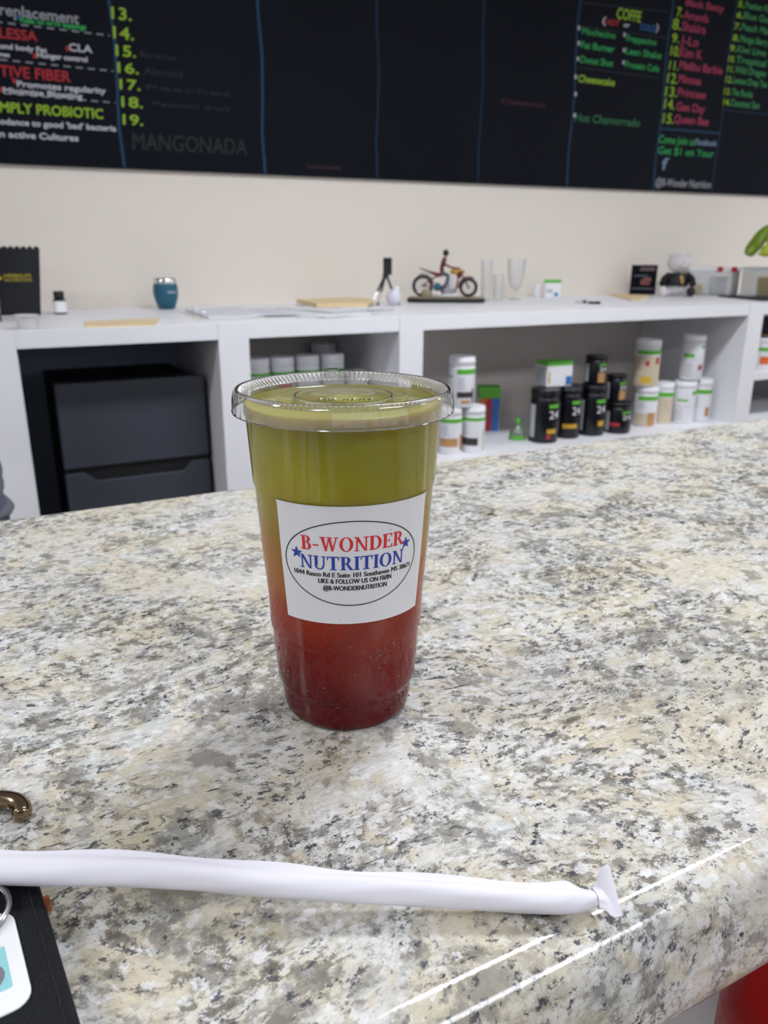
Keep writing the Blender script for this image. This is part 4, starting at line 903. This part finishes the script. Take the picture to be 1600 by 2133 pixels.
# clear bins
def bin_(label, x, y, z, w_, d, h, rz, clips, cont):
    t = thing('clear_bin', label, 'bin', (x, y, z), rz, 'clear bins on the shelving')
    b_ = MB(); tk = .0025
    b_.box(-w_/2, w_/2, -d/2, -d/2+tk, 0, h).box(-w_/2, w_/2, d/2-tk, d/2, 0, h).box(-w_/2, -w_/2+tk, -d/2+tk, d/2-tk, 0, h).box(w_/2-tk, w_/2, -d/2+tk, d/2-tk, 0, h).box(-w_/2+tk, w_/2-tk, -d/2+tk, d/2-tk, 0, tk)
    b_.build('bin', BIN, t)
    r_ = MB(); r_.box(-w_/2-.004, w_/2+.004, -d/2-.004, -d/2, h-.013, h+.002).box(-w_/2-.004, w_/2+.004, d/2, d/2+.004, h-.013, h+.002).box(-w_/2-.004, -w_/2, -d/2, d/2, h-.013, h+.002).box(w_/2, w_/2+.004, -d/2, d/2, h-.013, h+.002)
    r_.build('rim', M['paper'], t)
    for c_ in clips: MB().box(c_-.013, c_+.013, -d/2-.009, -d/2-.0035, h-.020, h+.004).build('clip', mat('red plastic', '#B01E2A', .35), t, bevel=.002)
    for i, (m, px, py, pz, s_) in enumerate(cont):
        q = flatbag(m, s_); q.parent = None; v = Matrix.Rotation(rz, 3, 'Z') @ Vector((px, py, 0)); q.location = (x+v.x, y+v.y, z+tk+.0005); q.rotation_euler = (0, 0, rz+.3*i)
        tag(q, dict(yellow='yellow snack packet', green='green snack packet', tan='tan snack packet', paper='white snack packet')[m]+' standing inside '+('the left clear bin' if x < 3.38 and z == T else 'the right clear bin'), 'packet', 'packets in the clear bins')
def flatbag(m, s_):
    return MB().prism([(-s_*.45, 0), (s_*.45, 0), (s_*.5, s_*.9), (s_*.42, s_), (-s_*.42, s_), (-s_*.5, s_*.9)], -.008, .008).build('snack_packet', M[m], None, bevel=.005)
tray = flat('tray', 'thin black tray carrying the right-hand clear bin', 'tray', [(3.235, 2.71), (3.6, 2.71), (3.6, 2.36), (3.10, 2.36)], T, .006, M['black'])
bin_('left clear bin with two red clips beside the toy bear', 3.345, 2.865, T, .24, .15, .132, R(-38), (.025, .09), [('yellow', -.06, -.02, 0, .05), ('paper', .04, 0, 0, .09)])
bin_('right clear bin with red clip standing on the black tray', 3.43, 2.58, T+.006, .26, .15, .130, R(-50), (.03, ), [('yellow', -.02, -.02, 0, .085), ('green', -.03, .03, 0, .06), ('tan', .06, 0, 0, .10)])
# bananas on a hook stand
hs = thing('banana_stand', 'chrome hook stand holding the bananas at the right edge', 'stand', (3.30, 2.45, T))
MB().lathe([(0, 0), (.055, 0), (.057, .003), (.052, .008), (0, .010)], 32, (.40, .10, 0)).build('stand_base', M['chrome'], hs, True)
MB().tube(catm([(.40, .10, .008), (.41, .10, .15), (.34, .06, .36), (.12, 0, .41), (-.05, 0, .362), (-.075, 0, .338), (-.055, 0, .325)], 6), .005, 10).build('hook_rod', M['chrome'], hs, True)
MB().tube([(-.170, .03, .21), (-.170, .03, .15)], .004, 8).build('rod_tip', M['chrome'], hs, True) if 0 else None
bnn = thing('banana_bunch', 'green and yellow bunch of bananas hanging from the hook at the right edge', 'fruit', (3.215, 2.45, T+.322))
for i, (dx, dy, tx, m) in enumerate(((-.050, -.03, -.098, 'yel'), (-.060, .015, -.112, 'grn'), (-.02, -.045, -.015, 'yel'), (-.05, .03, -.07, 'grn'), (.02, -.02, .05, 'yel'))):
    P_ = catm([(0, 0, 0), (dx*.45, dy*.7, -.03), (dx*.95, dy*1.5, -.085), (dx*1.05+tx*.25, dy*1.5, -.112), (tx*1.1, dy*1.1, -.128)], 5)
    rr = [.007]*3+[.012+.013*min(1, (j+1)/5) for j in range(len(P_)-7)]+[.022, .016, .010, .005]
    b_ = MB().tube(P_, rr, 8).build('banana', M[m], bnn, True)
    MB().ball(tuple(P_[-1]), .0042, 8).build('tip', M['brown'], b_, True)
MB().ball((0, 0, .002), (.012, .012, .010), 12).build('stem', M['brown'], bnn, True)

# ================================================================== person behind the counter, mostly outside the left edge
def skin(name, nodes, edges, m, parent, lev=2):
    names = list(nodes); me = bpy.data.meshes.new(name)
    me.from_pydata([nodes[n_][0] for n_ in names], [(names.index(a), names.index(b)) for a, b in edges], [])
    o = bpy.data.objects.new(name, me); C.objects.link(o); o.parent = parent; me.materials.append(m)
    s_ = o.modifiers.new('skin', 'SKIN'); s_.use_smooth_shade = True
    for i, n_ in enumerate(names):
        r_ = nodes[n_][1]; me.skin_vertices[0].data[i].radius = r_ if isinstance(r_, tuple) else (r_, r_)
    me.skin_vertices[0].data[0].use_root = True
    u_ = o.modifiers.new('sub', 'SUBSURF'); u_.levels = lev; u_.render_levels = lev
    return o
pr = thing('person', 'person in grey sweatshirt and grey trousers standing behind the counter, cut by the left edge', 'person', (-.178, 1.53, 0), R(10))
N_ = {'pel': ((0, 0, .93), (.13, .10)), 'wst': ((0, .0, 1.08), (.115, .085)), 'chs': ((0, 0, 1.28), (.14, .095)), 'nkb': ((0, 0, 1.44), (.07, .06)), 'nck': ((0, .005, 1.50), (.048, .05)), 'hd0': ((0, .015, 1.565), (.062, .07)), 'hd1': ((0, .015, 1.63), (.074, .085)), 'hd2': ((0, .01, 1.69), (.055, .065))}
E_ = [('pel', 'wst'), ('wst', 'chs'), ('chs', 'nkb'), ('nkb', 'nck'), ('nck', 'hd0'), ('hd0', 'hd1'), ('hd1', 'hd2')]
for s_, k in ((1, 'r'), (-1, 'l')):
    N_.update({k+'hip': ((s_*.09, 0, .86), .085), k+'kn': ((s_*.10, .01, .48), .055), k+'an': ((s_*.10, -.01, .09), .035), k+'to': ((s_*.11, .12, .035), (.04, .028)),
               k+'sh': ((s_*.135, 0, 1.40), .05), k+'el': ((s_*.175, -.03, 1.12), .038), k+'wr': ((s_*.14, .16, .99), .026), k+'pm': ((s_*.13, .23, .98), (.034, .017))})
    E_ += [('pel', k+'hip'), (k+'hip', k+'kn'), (k+'kn', k+'an'), (k+'an', k+'to'), ('nkb', k+'sh'), (k+'sh', k+'el'), (k+'el', k+'wr'), (k+'wr', k+'pm')]
    for j, (dx, L_) in enumerate(((-.027, .062), (-.010, .070), (.009, .066), (.026, .052))):
        N_[k+f'f{j}a'] = ((s_*.13+dx, .268, .978), .0085); N_[k+f'f{j}b'] = ((s_*.13+dx*1.1, .268+L_*.5, .970), .0078); N_[k+f'f{j}c'] = ((s_*.13+dx*1.1, .268+L_*.85, .952), .0065)
        E_ += [(k+'pm', k+f'f{j}a'), (k+f'f{j}a', k+f'f{j}b'), (k+f'f{j}b', k+f'f{j}c')]
    N_[k+'t0'] = ((s_*(.13-.042), .21, .972), .010); N_[k+'t1'] = ((s_*(.13-.058), .245, .965), .0085)
    E_ += [(k+'pm', k+'t0'), (k+'t0', k+'t1')]
skin('body', N_, E_, M['skin'], pr)
S_ = {'a': ((0, 0, .80), (.155, .125)), 'a2': ((0, 0, .86), (.180, .145)), 'b': ((0, 0, 1.0), (.155, .125)), 'c': ((0, 0, 1.26), (.160, .115)), 'd': ((0, 0, 1.42), (.095, .075)), 'e': ((0, .002, 1.47), (.062, .062))}
SE_ = [('a', 'a2'), ('a2', 'b'), ('b', 'c'), ('c', 'd'), ('d', 'e')]
for s_, k in ((1, 'r'), (-1, 'l')):
    S_.update({k+'1': ((s_*.135, 0, 1.40), .062), k+'2': ((s_*.172, -.03, 1.13), .052), k+'3': ((s_*.142, .13, .995), .040)}); SE_ += [('d', k+'1'), (k+'1', k+'2'), (k+'2', k+'3')]
skin('sweatshirt', S_, SE_, M['cloth'], pr)
# loose folded hem of the sweatshirt over the trousers
def ring(pz): return [((.150+b)*(1+.015*sin(3*a+z*60)), z) for b, z in pz for a in (0,)]
hem = MB().lathe([(.148, .90), (.186, .86), (.202, .825), (.209, .795), (.209, .775), (.212, .768), (.207, .758), (.206, .750), (.206, .742), (.215, .733), (.218, .728), (.214, .722), (.196, .720)], 64, fn=lambda r_, z_, a: (r_*(1+.012*sin(5*a+z_*40)+.008*sin(9*a-z_*90)), z_+.004*sin(4*a)))
hem.v = [(x, y*.78, z) for x, y, z in hem.v]; hem.build('sweatshirt_hem', M['cloth'], pr, True, ang=80)
T_ = {'p': ((0, 0, .86), (.15, .12))}; TE = []
for s_, k in ((1, 'r'), (-1, 'l')):
    T_.update({k+'1': ((s_*.10, 0, .76), (.14, .12)), k+'15': ((s_*.112, 0, .66), (.142, .115)), k+'2': ((s_*.11, .01, .48), .085), k+'3': ((s_*.105, -.005, .10), .062)}); TE += [('p', k+'1'), (k+'1', k+'15'), (k+'15', k+'2'), (k+'2', k+'3')]
skin('trousers', T_, TE, M['jean'], pr)
for s_ in (-1, 1): MB().ball((s_*.11, .06, .045), (.05, .14, .045), 16).build('shoe', M['black'], pr, True)
hr = MB().ball((0, -.012, 1.665), (.090, .100, .088), 20); hr.tube([(0, -.085, 1.66), (0, -.11, 1.58), (0, -.10, 1.46)], [.035, .04, .015], 10); hr.build('hair', M['hair'], pr, True)
fc = MB(); fc.ball((0, .103, 1.610), (.011, .014, .018), 10); fc.build('nose', M['skin'], pr, True)
MB().ball((0, .092, 1.575), (.022, .008, .006), 12).build('mouth', mat('lips', '#9A5A50', .5), pr, True)
for s_ in (-1, 1):
    MB().ball((s_*.028, .086, 1.635), (.011, .008, .007), 12).build('eye', M['paper'], pr, True)
    MB().ball((s_*.028, .0935, 1.635), (.005, .002, .005), 8).build('iris', M['hair'], pr, True)
    MB().ball((s_*.078, .01, 1.615), (.010, .018, .028), 12).build('ear', M['skin'], pr, True)
